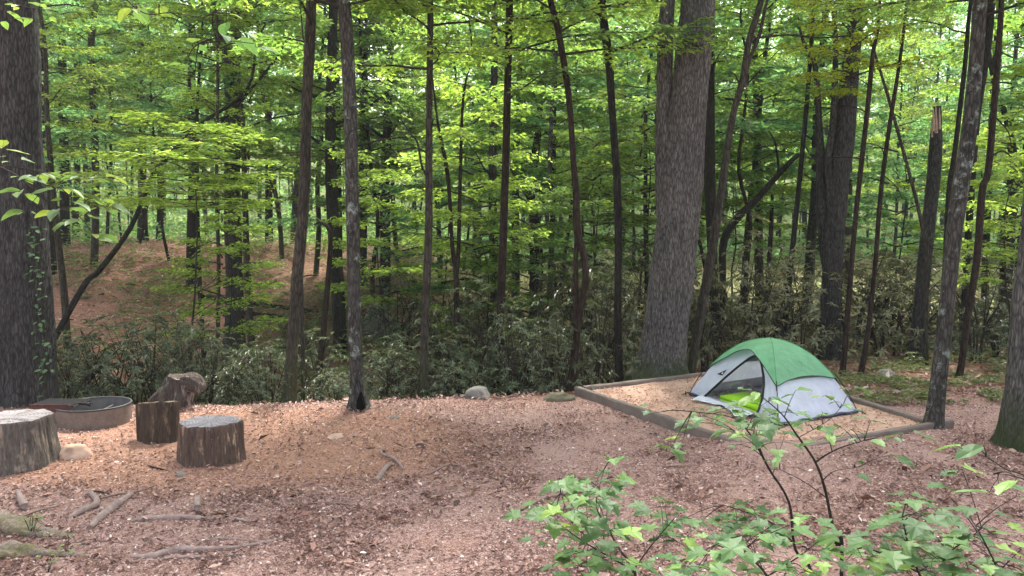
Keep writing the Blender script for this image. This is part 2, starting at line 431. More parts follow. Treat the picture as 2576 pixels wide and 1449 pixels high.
def clear(x, y):
    a = ((x + 2.9) / 2.4) ** 2 + ((y - 9.3) / 1.7) ** 2
    b = ((x + 3.9) / 1.9) ** 2 + ((y - 8.4) / 0.9) ** 2
    q = min(a, b)
    bare = sstep(.12, .34, noise.noise(Vector((x * .9, y * .9, 11))) + .5 * noise.noise(Vector((x * 2.3, y * 2.3, 4))))
    return (1 - .72 * bare) * (0.22 + 0.78 * sstep(0.3, 1.3, q + 0.5 * noise.noise(Vector((x, y, 5)))))
def camp_region():
    y = 5.0 + 7.6 * R.random() ** 1.15
    return R.uniform(-0.68, 0.68) * y, y
litter('leaf_litter', 100000, camp_region, 0.032, M['litter'], clear)
def drift(x, y):
    return clear(x, y) * sstep(.0, .25, noise.noise(Vector((x * .7, y * .7, 21))) + .5 * noise.noise(Vector((x * 2, y * 2, 8))))
litter('leaf_litter', 34000, camp_region, 0.034, M['litter_dark'], drift)
litter('leaf_litter', 2200, camp_region, 0.075, M['litter_dark'], drift, .02, .8)
def clay_region():
    return R.uniform(-6.2, 0.2), R.uniform(7.2, 11.4)
litter('leaf_litter', 16000, clay_region, 0.036, M['litter_orange'])
litter('leaf_litter', 9000, clay_region, 0.038, M['litter'])
def slope_region():
    y = R.uniform(11.6, 46); return R.uniform(-0.68, 0.68) * y, y
litter('leaf_litter', 30000, slope_region, 0.10, M['litter_orange'], None, 0.03)
litter('leaf_litter', 40000, slope_region, 0.10, M['litter'], None, 0.05, 0.8)

# ------------------------------------------------------------------ crowns
def make_crown(name, seed, z0, z1, rad_, nb, leaf, leafm, per=13, twigs=9, up=0.15, shape='under', branch_r=0.022, wid=0.55):
    r = random.Random(seed); g = np.random.default_rng(seed)
    mb = MB(); P, D, U, L = [], [], [], []
    for i in range(nb):
        t = (i + r.random()) / nb
        z = z0 + (z1 - z0) * t
        a = i * 2.399 + r.uniform(-0.5, 0.5)
        if shape == 'under': Lb = rad_ * r.uniform(0.55, 1.1) * (1 - 0.45 * t)
        else: Lb = rad_ * r.uniform(0.6, 1.1) * (0.45 + 0.9 * math.sin(math.pi * min(1, 0.15 + 0.85 * t)))
        e = up + r.uniform(-0.08, 0.2) + (0.55 * t if shape != 'under' else 0.25 * t)
        pts = []; p = np.array([0, 0, z]); hd = np.array([math.cos(a), math.sin(a), 0])
        nseg = 7
        for k in range(nseg + 1):
            pts.append(p.copy())
            el = e * (1 - 1.25 * k / nseg) + r.uniform(-0.06, 0.06)
            ht = a + r.uniform(-0.25, 0.25)
            p = p + Lb / nseg * np.array([math.cos(ht) * math.cos(el), math.sin(ht) * math.cos(el), math.sin(el)])
        pts = np.array(pts)
        tube(mb, pts, np.linspace(branch_r, 0.004, len(pts)) * (0.6 + 0.5 * Lb / rad_), 4, 1, cap=False)
        for k in range(twigs):
            f = 0.22 + 0.78 * (k + r.random() * 0.8) / twigs
            q = f * nseg; j = min(nseg - 1, int(q)); b0 = pts[j] + (pts[j + 1] - pts[j]) * (q - j)
            side = 1 if k % 2 else -1
            ta = a + side * r.uniform(0.5, 1.1)
            Lt = Lb * (0.42 * (1.15 - f)) + 0.25 + 0.2 * r.random()
            td = np.array([math.cos(ta), math.sin(ta), r.uniform(-0.15, 0.12)])
            n = max(4, int(per * (0.5 + Lt / 0.9)))
            s = np.sort(g.random(n)) * Lt
            sd = np.where(np.arange(n) % 2, 1, -1)
            perp = np.array([-td[1], td[0], 0])
            pp = b0 + s[:, None] * td + g.normal(0, 0.035, (n, 3)) - np.array([0, 0, 1]) * (s[:, None] ** 2) * 0.10
            dd = td * 0.55 + perp * sd[:, None] * g.uniform(0.5, 1.1, (n, 1)) + g.normal(0, 0.18, (n, 3)) - np.array([0, 0, 0.12])
            uu = np.array([0, 0, 1.0]) + g.normal(0, 0.48, (n, 3))
            P.append(pp); D.append(dd); U.append(uu); L.append(leaf * g.uniform(0.6, 1.25, n))
            if Lt > 0.5:
                tube(mb, np.array([b0, b0 + td * Lt * 0.6 - np.array([0, 0, .02]), b0 + td * Lt - np.array([0, 0, 0.1 * Lt * Lt])]), [0.006, 0.004, 0.002], 3, 1, cap=False)
    P, D, U, L = map(np.concatenate, (P, D, U, L))
    leaves(mb, P, D, U, L, L * wid, 0)
    return mb.mesh(name, [leafm, M['twig']]), (P, D, U, L)

UNDER = {}
for key, m in (('bright', 'leaf_bright'), ('mid', 'leaf_mid'), ('cool', 'leaf_cool')):
    UNDER[key] = [make_crown('crown', 100 + s * 7 + len(key), 2.0 + 0.5 * s, 9.5 + s, 2.9, 29, (0.105, 0.13, 0.17)[s], M[m], per=(26, 20, 14)[s], twigs=10)[0] for s in range(3)]
LOW = [make_crown('crown', 300 + s, 1.0, 4.4, 2.0, 20, 0.115, M[k], per=20, twigs=10)[0] for s, k in enumerate(('leaf_bright', 'leaf_mid', 'leaf_cool'))]
CANOPY = [make_crown('crown', 400 + s, 0.0, 8.0, 4.2, 30, 0.20, M[k], per=11, twigs=10, up=0.25, shape='canopy', branch_r=0.05)[0] for s, k in enumerate(('leaf_bright', 'leaf_mid', 'leaf_cool'))]
YELLOW = make_crown('crown', 500, 3.3, 6.2, 2.4, 18, 0.12, M['leaf_yellow'], per=20)[0]
SMALLTOP = [make_crown('crown', 520 + s, 4.9, 10.0, 2.6, 24, 0.12, M[k], per=20)[0] for s, k in enumerate(('leaf_bright', 'leaf_mid'))]

# ------------------------------------------------------------------ trees traced from the photograph
def trunk_mesh(name, stems, m, sides=12, flare=0.35, rough=0.04, cell=0.0):
    """stems: list of (points, radii); returns mesh with local origin at the base of the first stem"""
    mb = MB()
    for si, (P, r) in enumerate(stems):
        n = max(3, int(14 / max(1, len(P) - 1)) + 3) if sides < 20 else (16 if sides < 100 else 22)
        Q = catmull(np.column_stack([P, r]), n)
        C, rr = Q[:, :3], np.maximum(Q[:, 3], 0.003)
        z0 = C[0][2]; ph = R.random() * 6
        seed = R.random() * 50
        def rf(PP, ang, si=si, z0=z0, ph=ph, seed=seed, rr=rr):
            K = np.ones((len(PP), len(ang)))
            for a_i, a in enumerate(ang):
                for k in range(len(PP)):
                    h = PP[k][2] - z0
                    v = noise.noise(Vector((math.cos(a) * 1.3 + seed, math.sin(a) * 1.3, PP[k][2] * 0.9))) * rough * 1.6
                    if sides >= 20:
                        w = noise.noise(Vector((math.cos(a) * 2.5 + seed, math.sin(a) * 2.5, PP[k][2] * 1.3)))
                        v += (abs(math.sin(a * sides / 7.0 + 5 * w)) - .5) * rough * .75 + noise.noise(Vector((math.cos(a) * 9, math.sin(a) * 9 + seed, PP[k][2] * 7))) * rough * .6
                    if si == 0 and flare:
                        s = 1.3 * rr[0] + 0.05
                        v += flare * math.exp(-max(0, h) / s / 1.4) * (1 + 0.55 * math.cos(4 * a + ph) + 0.3 * math.cos(7 * a + 2 * ph))
                    K[k, a_i] += v
            return K
        tube(mb, C, rr, sides, 0, rf)
    base = stems[0][0][0]
    return mb.mesh(name, m, base), base
def px_stem(pts, Y, lean=0.0, up_to=None, to_ground=True, dY=0.0):
    """pts from bottom to top: (u, v, width px)"""
    P = []; r = []
    n = len(pts)
    for i, (u, v, w) in enumerate(pts):
        yy = Y + dY * (i / max(1, n - 1))
        P.append(at(u, v, yy)); r.append(w * 0.5 * yy / F)
    P = np.array(P); r = np.array(r)
    if to_ground:
        g = terrain(P[0][0], P[0][1])
        if P[0][2] > g - 0.05:
            d = P[1] - P[0]; k = (P[0][2] - g + 0.12) / max(0.2, d[2])
            k = min(k, 3.0)
            nb = P[0] - d * k
            nb = np.array([nb[0], nb[1], min(nb[2], terrain(nb[0], nb[1]) - 0.08)])
            P = np.vstack([nb, P]); r = np.concatenate([[r[0] * 1.03], r])
    if up_to and P[-1][2] < up_to:
        d = unit(P[-1] - P[-2]); d = unit(d + np.array([0, 0, 0.4]))
        s = (up_to - P[-1][2]) / d[2]
        P = np.vstack([P, P[-1] + d * s * 0.5 + np.array([R.uniform(-.15, .15), 0, 0]), P[-1] + d * s]); r = np.concatenate([r, [r[-1] * 0.75, r[-1] * 0.4]])
    return P, r
LAND = []       # (u at mid height, Y, phrase) used to say where unmeasured trees stand
def tree(name, label, stems, m, crown=None, group='tree trunks round the camp', sides=12, flare=0.35, rough=0.05, phrase=None, cat='tree', extra=None):
    me, base = trunk_mesh('trunk', stems, M[m] if isinstance(m, str) else m, sides, flare, rough)
    e = empty(name, base, label, cat, group)
    link('trunk', me, e)
    if crown is not None:
        for cme, off, s, rz in crown:
            c = link('crown', cme, e, off); c.scale = (s, s, s); c.rotation_euler = (0, 0, rz)
    if phrase:
        P = stems[0][0]
        k = len(P) // 2
        u = 1288 + F * P[k][0] / P[k][1]
        LAND.append((u, P[0][1], phrase))
    return e
def top_off(stem, z):
    """crown offset so that its axis sits on the stem at height z above the base"""
    P = stem[0]; b = P[0]
    i = int(np.argmin(np.abs(P[:, 2] - (b[2] + z))))
    return (P[i][0] - b[0], P[i][1] - b[1], 0)
def cano(stem, k, s=1.0, dz=0.0):
    P = stem[0]; t = P[-1] - P[0]
    return [(CANOPY[k], (t[0], t[1], t[2] - 4.0 * s + dz), s, R.random() * 6)]
def und(stem, key, k, s=1.0, z=4.0, dz=0.0):
    o = top_off(stem, z)
    return [(UNDER[key][k], (o[0], o[1], dz + 1.3), s, R.random() * 6)]
def stop(stem, k, s=1.0, dz=0.0):
    o = top_off(stem, 6.0)
    return [(SMALLTOP[k], (o[0], o[1], dz), s, R.random() * 6)]

S = px_stem([(68, 1012, 128), (66, 900, 121), (60, 640, 112), (52, 400, 100), (42, 30, 92)], 11.35, up_to=12)
tree('tree', 'massive charcoal grey trunk behind the fire ring with creeper climbing its side', [S], 'bark_char', cano(S, 1, 1.0, 2), sides=120, flare=0.12, rough=0.06, phrase='massive charcoal trunk')
LEFT_TRUNK = S
S = px_stem([(205, 728, 15), (250, 680, 14), (330, 570, 12), (385, 440, 11), (440, 375, 10), (506, 311, 9), (620, 228, 8), (646, 110, 6), (668, 60, 4)], 19.0)
S2 = px_stem([(540, 322, 10), (556, 305, 10), (623, 234, 8), (697, 144, 6), (720, 100, 3)], 19.1, to_ground=False)
tree('leaning_tree', 'thin black crooked trunk leaning steeply to the right above the leafy slope', [S, S2], 'bark_dark', flare=0.1, phrase='leaning black trunk')
def std(label, pts, Y, m, crown=None, phrase=None, up_to=10, extra=(), **kw):
    S = px_stem(pts, Y, up_to=up_to)
    st = [S] + [px_stem(p, Y + 0.02, to_ground=False, up_to=u) for p, u in extra]
    cr = crown(S) if crown else None
    return tree(kw.pop('name', 'tree'), label, st, m, cr, phrase=phrase, **kw)
std('mid-size trunk mottled with green leaves, right of the massive charcoal trunk', [(235, 737, 19), (241, 485, 17), (235, 268, 17), (228, 134, 16), (239, 10, 15)], 29, 'bark_brown', lambda s: und(s, 'mid', 1, 1.2, 5), 'leaf-mottled trunk')
std('dark trunk in the woods close beside the massive charcoal trunk, half hidden by yellow-green leaves', [(163, 620, 23), (162, 440, 22), (158, 230, 20), (155, 100, 18)], 36, 'bark_dark', lambda s: und(s, 'mid', 0, 1.4, 5), 'dark half-hidden trunk')
std('grey trunk deep in the woods behind the upper half of the leaning black trunk', [(360, 622, 24), (358, 480, 21), (356, 250, 18), (352, 60, 16)], 38, 'bark_char', lambda s: und(s, 'cool', 2, 1.5, 6), 'grey trunk behind the leaning one')
std('stout pale grey trunk standing on the leafy slope, crooked at its top', [(590, 862, 52), (591, 830, 46), (589, 680, 43), (584, 485, 40), (586, 270, 38), (578, 160, 37), (558, 90, 32)], 21.5, 'bark_char', lambda s: cano(s, 0, 1.1, 4), 'stout pale grey trunk', sides=28, flare=0.15)
std('skinny dark sapling trunk left of the stout pale grey trunk on the slope', [(509, 822, 12), (500, 670, 11), (496, 469, 10), (497, 250, 7)], 21, 'bark_dark', lambda s: und(s, 'bright', 2, 0.9, 4), 'skinny dark sapling')
std('skinny grey sapling trunk close against the stout pale grey trunk', [(547, 890, 10), (550, 670, 10), (545, 469, 9), (548, 150, 7)], 18.5, 'bark_brown', lambda s: und(s, 'bright', 0, 0.8, 4, 1.2), 'skinny grey sapling')
std('slender brown tree rooted at the clearing edge, furred with climbing leaves low down', [(725, 1010, 36), (728, 985, 31), (736, 850, 28), (748, 700, 28), (765, 500, 27), (771, 270, 26), (783, 0, 24)], 11.75, 'bark_brown', lambda s: stop(s, 1, 1.0, 0.4), 'slender brown tree at the clearing edge', sides=20, up_to=9)
std('thin straight pole of a sapling right behind the slender brown tree at the clearing edge', [(762, 1006, 11), (761, 848, 10), (757, 640, 9), (756, 420, 6)], 12.2, 'bark_brown', None, None, up_to=6)
std('thin sapling with a hooked top standing between the slender brown and hollow-based trees', [(804, 925, 16), (821, 754, 14), (831, 620, 12), (826, 575, 10), (805, 560, 7), (790, 566, 4)], 16.5, 'bark_red', None, 'hook-topped sapling', up_to=None)
std('short dark trunk in the woods just left of the hollow-based tree', [(847, 782, 26), (850, 600, 23), (848, 400, 20), (845, 100, 16)], 27, 'bark_dark', lambda s: und(s, 'mid', 2, 1.2, 5), 'dark trunk left of the hollow-based tree')
S = px_stem([(903, 1028, 62), (901, 1000, 46), (897, 950, 35), (891, 750, 34), (886, 500, 33), (880, 250, 32), (865, 0, 31)], 11.0, up_to=9)
T_HOLLOW = tree('tree', 'slender grey tree with a black hollow in its flared base at the clearing edge', [S], 'bark_lichen', stop(S, 0, 1.0, 0.4), sides=24, flare=0.10, phrase='hollow-based tree')
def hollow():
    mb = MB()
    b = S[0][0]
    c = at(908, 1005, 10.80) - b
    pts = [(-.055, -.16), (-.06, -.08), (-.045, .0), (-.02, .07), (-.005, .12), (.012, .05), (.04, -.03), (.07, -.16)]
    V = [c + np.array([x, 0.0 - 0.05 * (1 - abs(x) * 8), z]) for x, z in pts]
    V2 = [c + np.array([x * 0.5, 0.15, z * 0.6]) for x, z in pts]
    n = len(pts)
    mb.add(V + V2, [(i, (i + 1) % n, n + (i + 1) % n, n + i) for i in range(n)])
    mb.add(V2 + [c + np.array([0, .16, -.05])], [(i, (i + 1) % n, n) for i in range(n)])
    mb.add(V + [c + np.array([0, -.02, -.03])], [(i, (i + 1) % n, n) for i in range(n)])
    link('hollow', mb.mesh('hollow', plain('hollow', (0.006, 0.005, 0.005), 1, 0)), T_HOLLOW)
hollow()
std('straight dark trunk in the woods just right of the hollow-based tree', [(914, 722, 16), (916, 600, 15), (918, 447, 14), (920, 150, 12)], 28, 'bark_dark', lambda s: und(s, 'bright', 1, 1.2, 5), 'dark trunk right of the hollow-based tree')
std('thin dark tree with crooked bare side limbs in the middle of the woods edge', [(1063, 998, 22), (1070, 800, 20), (1078, 600, 20), (1079, 400, 18), (1080, 250, 16), (1083, 0, 15)], 12.3, 'bark_brown', lambda s: stop(s, 0, 0.9, 0.6), 'thin tree with crooked side limbs', up_to=9,
    extra=[([(1076, 447, 7), (1062, 420, 6), (1050, 360, 5), (1032, 335, 4), (1012, 305, 3)], None), ([(1076, 385, 5), (1040, 372, 4), (975, 388, 3)], None)])
std('forked sapling, its two thin arms parting at mid height, right of the crooked-limbed tree', [(1151, 945, 13), (1149, 800, 13), (1147, 685, 13), (1137, 614, 10), (1127, 447, 10), (1105, 330, 8), (1100, 300, 6)], 16, 'bark_red', lambda s: [(LOW[0], (0.3, 0.5, 2.5), 1.0, 1.0)], 'forked sapling', up_to=6,
    extra=[([(1149, 690, 11), (1154, 614, 10), (1158, 447, 9), (1165, 250, 6)], 7)])
std('bare grey trunk deep behind the forked sapling with thin dead twigs', [(1200, 620, 20), (1204, 447, 17), (1207, 300, 15), (1210, 100, 12)], 37, 'bark_char', lambda s: und(s, 'cool', 0, 1.3, 6), 'bare trunk behind the forked sapling')
std('dark straight mossy tree in the centre, its base hidden by rhododendron', [(1254, 960, 24), (1255, 930, 22), (1260, 750, 21), (1267, 560, 20), (1275, 300, 18), (1282, 0, 17)], 13.8, 'bark_red', lambda s: stop(s, 1, 1.0, 0.6), 'dark straight central tree', up_to=10)
std('dark tree forking like a Y into two thick bent arms at mid height', [(1345, 700, 26), (1345, 630, 26), (1341, 550, 22), (1338, 514, 18), (1320, 460, 18), (1312, 425, 12)], 26, 'bark_dark', lambda s: und(s, 'bright', 2, 1.1, 5), 'Y-forked dark tree', up_to=None,
    extra=[([(1344, 600, 22), (1352, 545, 20), (1364, 507, 17), (1345, 455, 20), (1338, 420, 16), (1352, 330, 12)], 10)])
std('pale thin wavering trunk close right of the Y-forked dark tree', [(1398, 725, 9), (1395, 690, 10), (1376, 547, 11), (1382, 460, 11), (1388, 268, 10), (1405, 100, 8)], 20, 'bark_lichen', None, 'pale wavering trunk', up_to=9)
std('dark tree carrying one long bare limb reaching right, behind the pale wavering trunk', [(1385, 690, 14), (1391, 510, 13), (1393, 300, 12), (1396, 180, 10)], 24, 'bark_dark', lambda s: und(s, 'mid', 0, 1.0, 5), None, up_to=9,
    extra=[([(1391, 512, 7), (1409, 507, 7), (1442, 480, 7), (1492, 453, 6), (1530, 420, 3)], None)])
std('twin-stemmed reddish trunk with an S bend, left of the black pole by the oak', [(1433, 978, 24), (1442, 933, 20), (1456, 799, 17), (1472, 715, 16), (1469, 648, 18), (1452, 581, 20), (1449, 486, 17), (1442, 400, 15), (1436, 300, 15), (1425, 200, 16), (1402, 67, 16), (1385, 0, 15)], 12.6, 'bark_red', lambda s: stop(s, 0, 0.9, 0.8), 'twin-stemmed reddish trunk', up_to=8,
    extra=[([(1444, 940, 10), (1449, 780, 13), (1449, 660, 12), (1450, 590, 10)], None)])
std('tall straight black pole of a tree left of the big double oak', [(1558, 958, 23), (1557, 933, 21), (1554, 782, 19), (1556, 615, 19), (1552, 447, 19), (1549, 402, 19), (1539, 268, 18), (1533, 168, 20), (1523, 84, 21), (1512, 0, 19)], 13.6, 'bark_dark', lambda s: stop(s, 1, 1.0, 0.8), 'black pole left of the big oak', up_to=10,
    extra=[([(1525, 90, 8), (1506, 22, 8), (1479, 24, 8), (1452, -4, 6)], None)])
S = px_stem([(1660, 950, 150), (1664, 915, 118), (1672, 850, 104), (1684, 740, 101), (1697, 620, 102), (1712, 480, 103), (1729, 300, 92), (1740, 180, 86), (1752, 60, 84), (1757, -10, 82)], 13.5, up_to=12)
S2 = px_stem([(1690, 560, 70), (1678, 470, 56), (1672, 330, 42), (1673, 150, 38), (1680, 0, 34)], 13.62, to_ground=False, up_to=10)
tree('oak_tree', 'big grey double-stemmed oak with a mossy flared base beside the tent pad', [S, S2], 'bark_grey', cano(S, 0, 1.0, 2), sides=150, flare=0.20, rough=0.075, phrase='big double oak')
std('tall slim trunk leaning right with a long arching limb, just right of the big oak', [(1738, 938, 22), (1747, 880, 23), (1767, 765, 24), (1794, 615, 23), (1814, 486, 20), (1841, 302, 17), (1868, 201, 17), (1885, 100, 16), (1915, 0, 15)], 14.2, 'bark_brown', None, 'leaning trunk right of the big oak', up_to=8,
    extra=[([(1884, 105, 6), (1905, 96, 6), (1985, 88, 5), (2070, 95, 4), (2180, 84, 3)], None), ([(1862, 215, 5), (1850, 190, 4), (1840, 180, 2)], None), ([(1872, 220, 10), (1884, 155, 9), (1910, 90, 9), (1925, 20, 8)], 7)])
std('thick dark straight trunk behind the leaning trunk right of the big oak', [(1800, 850, 26), (1797, 782, 25), (1791, 615, 25), (1785, 447, 28), (1784, 235, 26), (1786, 60, 22)], 17.5, 'bark_dark', lambda s: und(s, 'mid', 1, 0.9, 5, 1.6), 'thick dark trunk right of the big oak', sides=16)
std('dark bent trunk whose long limb slants up to the right behind the tent', [(1818, 800, 17), (1818, 700, 17), (1821, 605, 20), (1858, 544, 19), (1898, 507, 17), (1945, 454, 15), (1985, 410, 13), (2009, 390, 11)], 19.0, 'bark_dark', None, 'slanting-limbed trunk', up_to=None,
    extra=[([(1952, 447, 7), (1958, 420, 6), (1950, 360, 5), (1935, 330, 3)], None)])
std('slim grey trunk with small broken twigs, left of the stub-topped pole behind the tent', [(1869, 775, 18), (1871, 748, 18), (1878, 615, 16), (1891, 480, 15), (1898, 440, 15), (1905, 335, 14), (1911, 268, 13), (1921, 168, 11)], 24, 'bark_char', lambda s: und(s, 'bright', 0, 1.0, 5), 'slim grey trunk behind the tent',
    extra=[([(1898, 260, 4), (1880, 250, 4), (1870, 225, 3)], None)])
std('short reddish pole with a broken stub top, directly above the tent', [(1924, 800, 11), (1930, 720, 12), (1936, 640, 12), (1941, 540, 10), (1943, 488, 7)], 21, 'bark_red', None, None, up_to=None)
std('slim dark straight trunk leaning slightly right, left of the triple-stemmed grey tree', [(1970, 845, 15), (1975, 816, 15), (1988, 682, 14), (2002, 548, 13), (2013, 440, 12), (2029, 268, 11), (2039, 134, 10), (2046, 30, 8)], 16.8, 'bark_dark', lambda s: [(LOW[1], (1.2, 0.4, 4.5), 0.8, 2.0)], 'slim dark trunk above the tent', up_to=9)
S = px_stem([(2085, 915, 64), (2087, 880, 54), (2090, 782, 50), (2097, 615, 49), (2108, 447, 54), (2118, 380, 52), (2126, 300, 50), (2139, 168, 41), (2150, 84, 38), (2158, 0, 34)], 16.6, up_to=12)
S2 = px_stem([(2082, 690, 24), (2070, 600, 22), (2067, 486, 26), (2060, 302, 16), (2050, 168, 12), (2019, 100, 7), (2008, 40, 4)], 16.7, to_ground=False)
S3 = px_stem([(2090, 500, 18), (2083, 402, 17), (2096, 302, 16), (2102, 134, 13), (2098, 20, 10)], 16.5, to_ground=False)
tree('tree', 'stout grey tree splitting into three upright stems, rising behind the tent', [S, S2, S3], 'bark_char', cano(S, 2, 1.0, 2), sides=28, flare=0.2, phrase='triple-stemmed grey tree')
std('slim red-brown trunk leaning right, the left one of the close pair behind the pad', [(2117, 948, 17), (2121, 920, 15), (2136, 749, 13), (2149, 581, 12), (2163, 447, 12), (2183, 268, 12), (2196, 134, 10), (2208, 70, 8)], 13.9, 'bark_red', None, 'left of the close red-brown pair', group='close pair of leaning trunks', up_to=8,
    extra=[([(2182, 285, 3), (2150, 270, 3), (2060, 260, 2)], None), ([(2170, 400, 3), (2120, 395, 3), (2030, 398, 2)], None), ([(2187, 215, 3), (2160, 200, 2), (2120, 190, 2)], None)])
std('slim red-brown trunk leaning right, the right one of the close pair behind the pad', [(2163, 948, 15), (2169, 920, 13), (2186, 816, 12), (2203, 648, 11), (2216, 480, 11), (2240, 302, 10), (2256, 201, 9), (2272, 90, 7)], 13.9, 'bark_red', None, 'right of the close red-brown pair', group='close pair of leaning trunks', up_to=8,
    extra=[([(2226, 400, 3), (2215, 370, 2), (2180, 360, 2)], None), ([(2222, 440, 3), (2255, 470, 2), (2270, 500, 2)], None)])
S = px_stem([(2302, 898, 42), (2305, 870, 36), (2311, 816, 34), (2327, 648, 33), (2349, 447, 32), (2355, 350, 28), (2357, 315, 23), (2358, 268, 19)], 16.0)
SNAG = tree('dead_snag', 'dead grey snag broken off short with a pale splintered top', [S], 'bark_char', sides=20, flare=0.15, phrase='broken snag', cat='dead tree')
def splinter():
    mb = MB(); b = S[0][0]
    for u, v0, v1, w in ((2349, 330, 272, 8), (2356, 335, 262, 8), (2364, 325, 270, 7), (2345, 345, 300, 5)):
        p0, p1 = at(u, v0, 15.88) - b, at(u + R.uniform(-2, 2), v1, 15.93) - b
        tube(mb, np.array([p0, (p0 + p1) / 2, p1]), np.array([w, w * .8, w * .25]) * 0.5 * 16 / F, 5)
    link('splintered_top', mb.mesh('splinter', plain('splintered wood', (0.34, 0.25, 0.19), 0.9, 0.1, 0.4)), SNAG)
splinter()
std('lichen-spotted grey tree in front, growing at the corner of the tent pad', [(2345, 1096, 66), (2350, 1060, 46), (2356, 1010, 40), (2368, 900, 37), (2384, 749, 36), (2401, 581, 37), (2418, 460, 38), (2437, 335, 35), (2454, 168, 33), (2465, 0, 31)], 9.7, 'bark_lichen', lambda s: stop(s, 1, 0.9, 0.6), 'lichen-spotted tree', sides=28, flare=0.12, up_to=8)
std('thin dark stem hugging the left side of the lichen-spotted tree, farther back', [(2366, 800, 13), (2377, 682, 13), (2388, 480, 13), (2402, 380, 12), (2427, 168, 11), (2440, 20, 9)], 15.0, 'bark_dark', lambda s: und(s, 'bright', 1, 0.8, 5, 3.0), 'thin dark stem by the lichen-spotted tree')
std('slim trunk dark above and red-brown below, first right of the lichen-spotted tree', [(2410, 950, 17), (2417, 926, 16), (2437, 782, 17), (2458, 648, 17), (2471, 480, 17), (2485, 436, 16), (2498, 302, 15), (2511, 134, 14), (2519, 0, 12)], 13.7, 'bark_red', None, 'slim trunk right of the lichen-spotted tree', up_to=8,
    extra=[([(2482, 400, 4), (2520, 380, 4), (2545, 395, 3)], None), ([(2500, 290, 4), (2535, 330, 3), (2545, 370, 2)], None)])
std('darker trunk half hidden behind the lichen-spotted tree higher up', [(2424, 790, 14), (2428, 720, 14), (2441, 514, 17), (2454, 302, 21), (2473, 180, 21), (2490, 60, 19)], 16.5, 'bark_dark', lambda s: und(s, 'mid', 2, 0.9, 5, 3.0), 'half-hidden darker trunk')
std('dark straight trunk in the woods between the red-brown slim trunk and the right forked tree', [(2478, 740, 18), (2480, 640, 17), (2488, 447, 16), (2500, 200, 13)], 23, 'bark_dark', lambda s: und(s, 'cool', 0, 1.0, 5), 'dark trunk between')
std('dark forked tree at the far right behind bright leaves, splitting in two', [(2530, 705, 30), (2533, 640, 32), (2540, 540, 30), (2549, 447, 26), (2540, 330, 16), (2500, 200, 12)], 21, 'bark_dark', lambda s: und(s, 'bright', 2, 1.0, 5), 'right forked tree', extra=[([(2542, 560, 20), (2560, 480, 17), (2580, 380, 14), (2590, 250, 10)], 9)])
std('large dark grey trunk with spreading roots cut off by the right edge of the picture', [(2580, 1135, 150), (2585, 1080, 125), (2595, 950, 108), (2606, 800, 100), (2622, 600, 96), (2640, 300, 90)], 9.0, 'bark_grey', lambda s: cano(s, 1, 0.8, 3), 'large trunk at the right edge', sides=120, flare=0.15, rough=0.07, up_to=11)

# ------------------------------------------------------------------ unmeasured trees in the depth: one of each kind, then copies
def gen_trunk(seed, h, r0, wob):
    r = random.Random(seed); P = []; x = y = 0.0
    for k in range(8):
        P.append((x, y, h * k / 7 - (0.35 if k == 0 else 0))); x += r.gauss(0, wob); y += r.gauss(0, wob)
    P = np.array(P); rr = r0 * np.linspace(1.0, 0.35, 8)
    mb = MB(); Q = catmull(np.column_stack([P, rr]), 3)
    tube(mb, Q[:, :3], Q[:, 3], 8)
    for k in range(5):
        i = r.randrange(6, len(Q) - 4); a = r.random() * 6.28; L = r.uniform(0.6, 1.8)
        p = Q[i][:3]; d = np.array([math.cos(a), math.sin(a), r.uniform(0.1, 0.7)])
        tube(mb, np.array([p, p + d * L * 0.5, p + d * L + np.array([0, 0, r.uniform(-.2, .3)])]), np.array([0.3, 0.2, 0.07]) * r0, 4, 0, cap=False)
    return mb
KINDS = []
for ki, (desc, m, r0, h, wob, keys) in enumerate((
        ('thin black trunk', 'bark_dark', 0.075, 10, 0.10, ('bright', 'mid')),
        ('slim brown trunk', 'bark_brown', 0.10, 11, 0.07, ('bright', 'mid')),
        ('straight grey trunk', 'bark_char', 0.15, 13, 0.05, ('cool', 'mid')),
        ('reddish thin trunk', 'bark_red', 0.06, 9, 0.12, ('bright', 'cool')),
        ('thick dark trunk', 'bark_dark', 0.19, 14, 0.06, ('mid', 'cool')))):
    KINDS.append((desc, [gen_trunk(40 + ki * 5 + q, h, r0, wob).mesh('trunk', M[m]) for q in range(2)], keys))
spots = []
tries = 0
while len(spots) < 58 and tries < 4000:
    tries += 1
    u = R.uniform(-60, 2640); Y = R.uniform(20, 44)
    x = (u - 1288) / F * Y
    if any(abs(u - s[0]) < 26 for s in spots): continue
    if any(math.hypot(x - s[2], Y - s[1]) < 1.6 for s in spots): continue
    if any(abs(u - l[0]) < 20 and l[1] < Y for l in LAND): continue
    spots.append((u, Y, x))
LANDS = sorted(LAND)
used = {}
DISTW = ['beside', 'near', 'past', 'beyond', 'away from', 'farthest from']
plan = []
for i, (u, Y, x) in enumerate(spots):
    l = min(LANDS, key=lambda q: abs(q[0] - u))
    plan.append((l[2], 'left' if u < l[0] else 'right', abs(u - l[0]), i))
plan.sort()
def lab_w(a, b): return a + b if len((a + b).split()) <= 16 else a
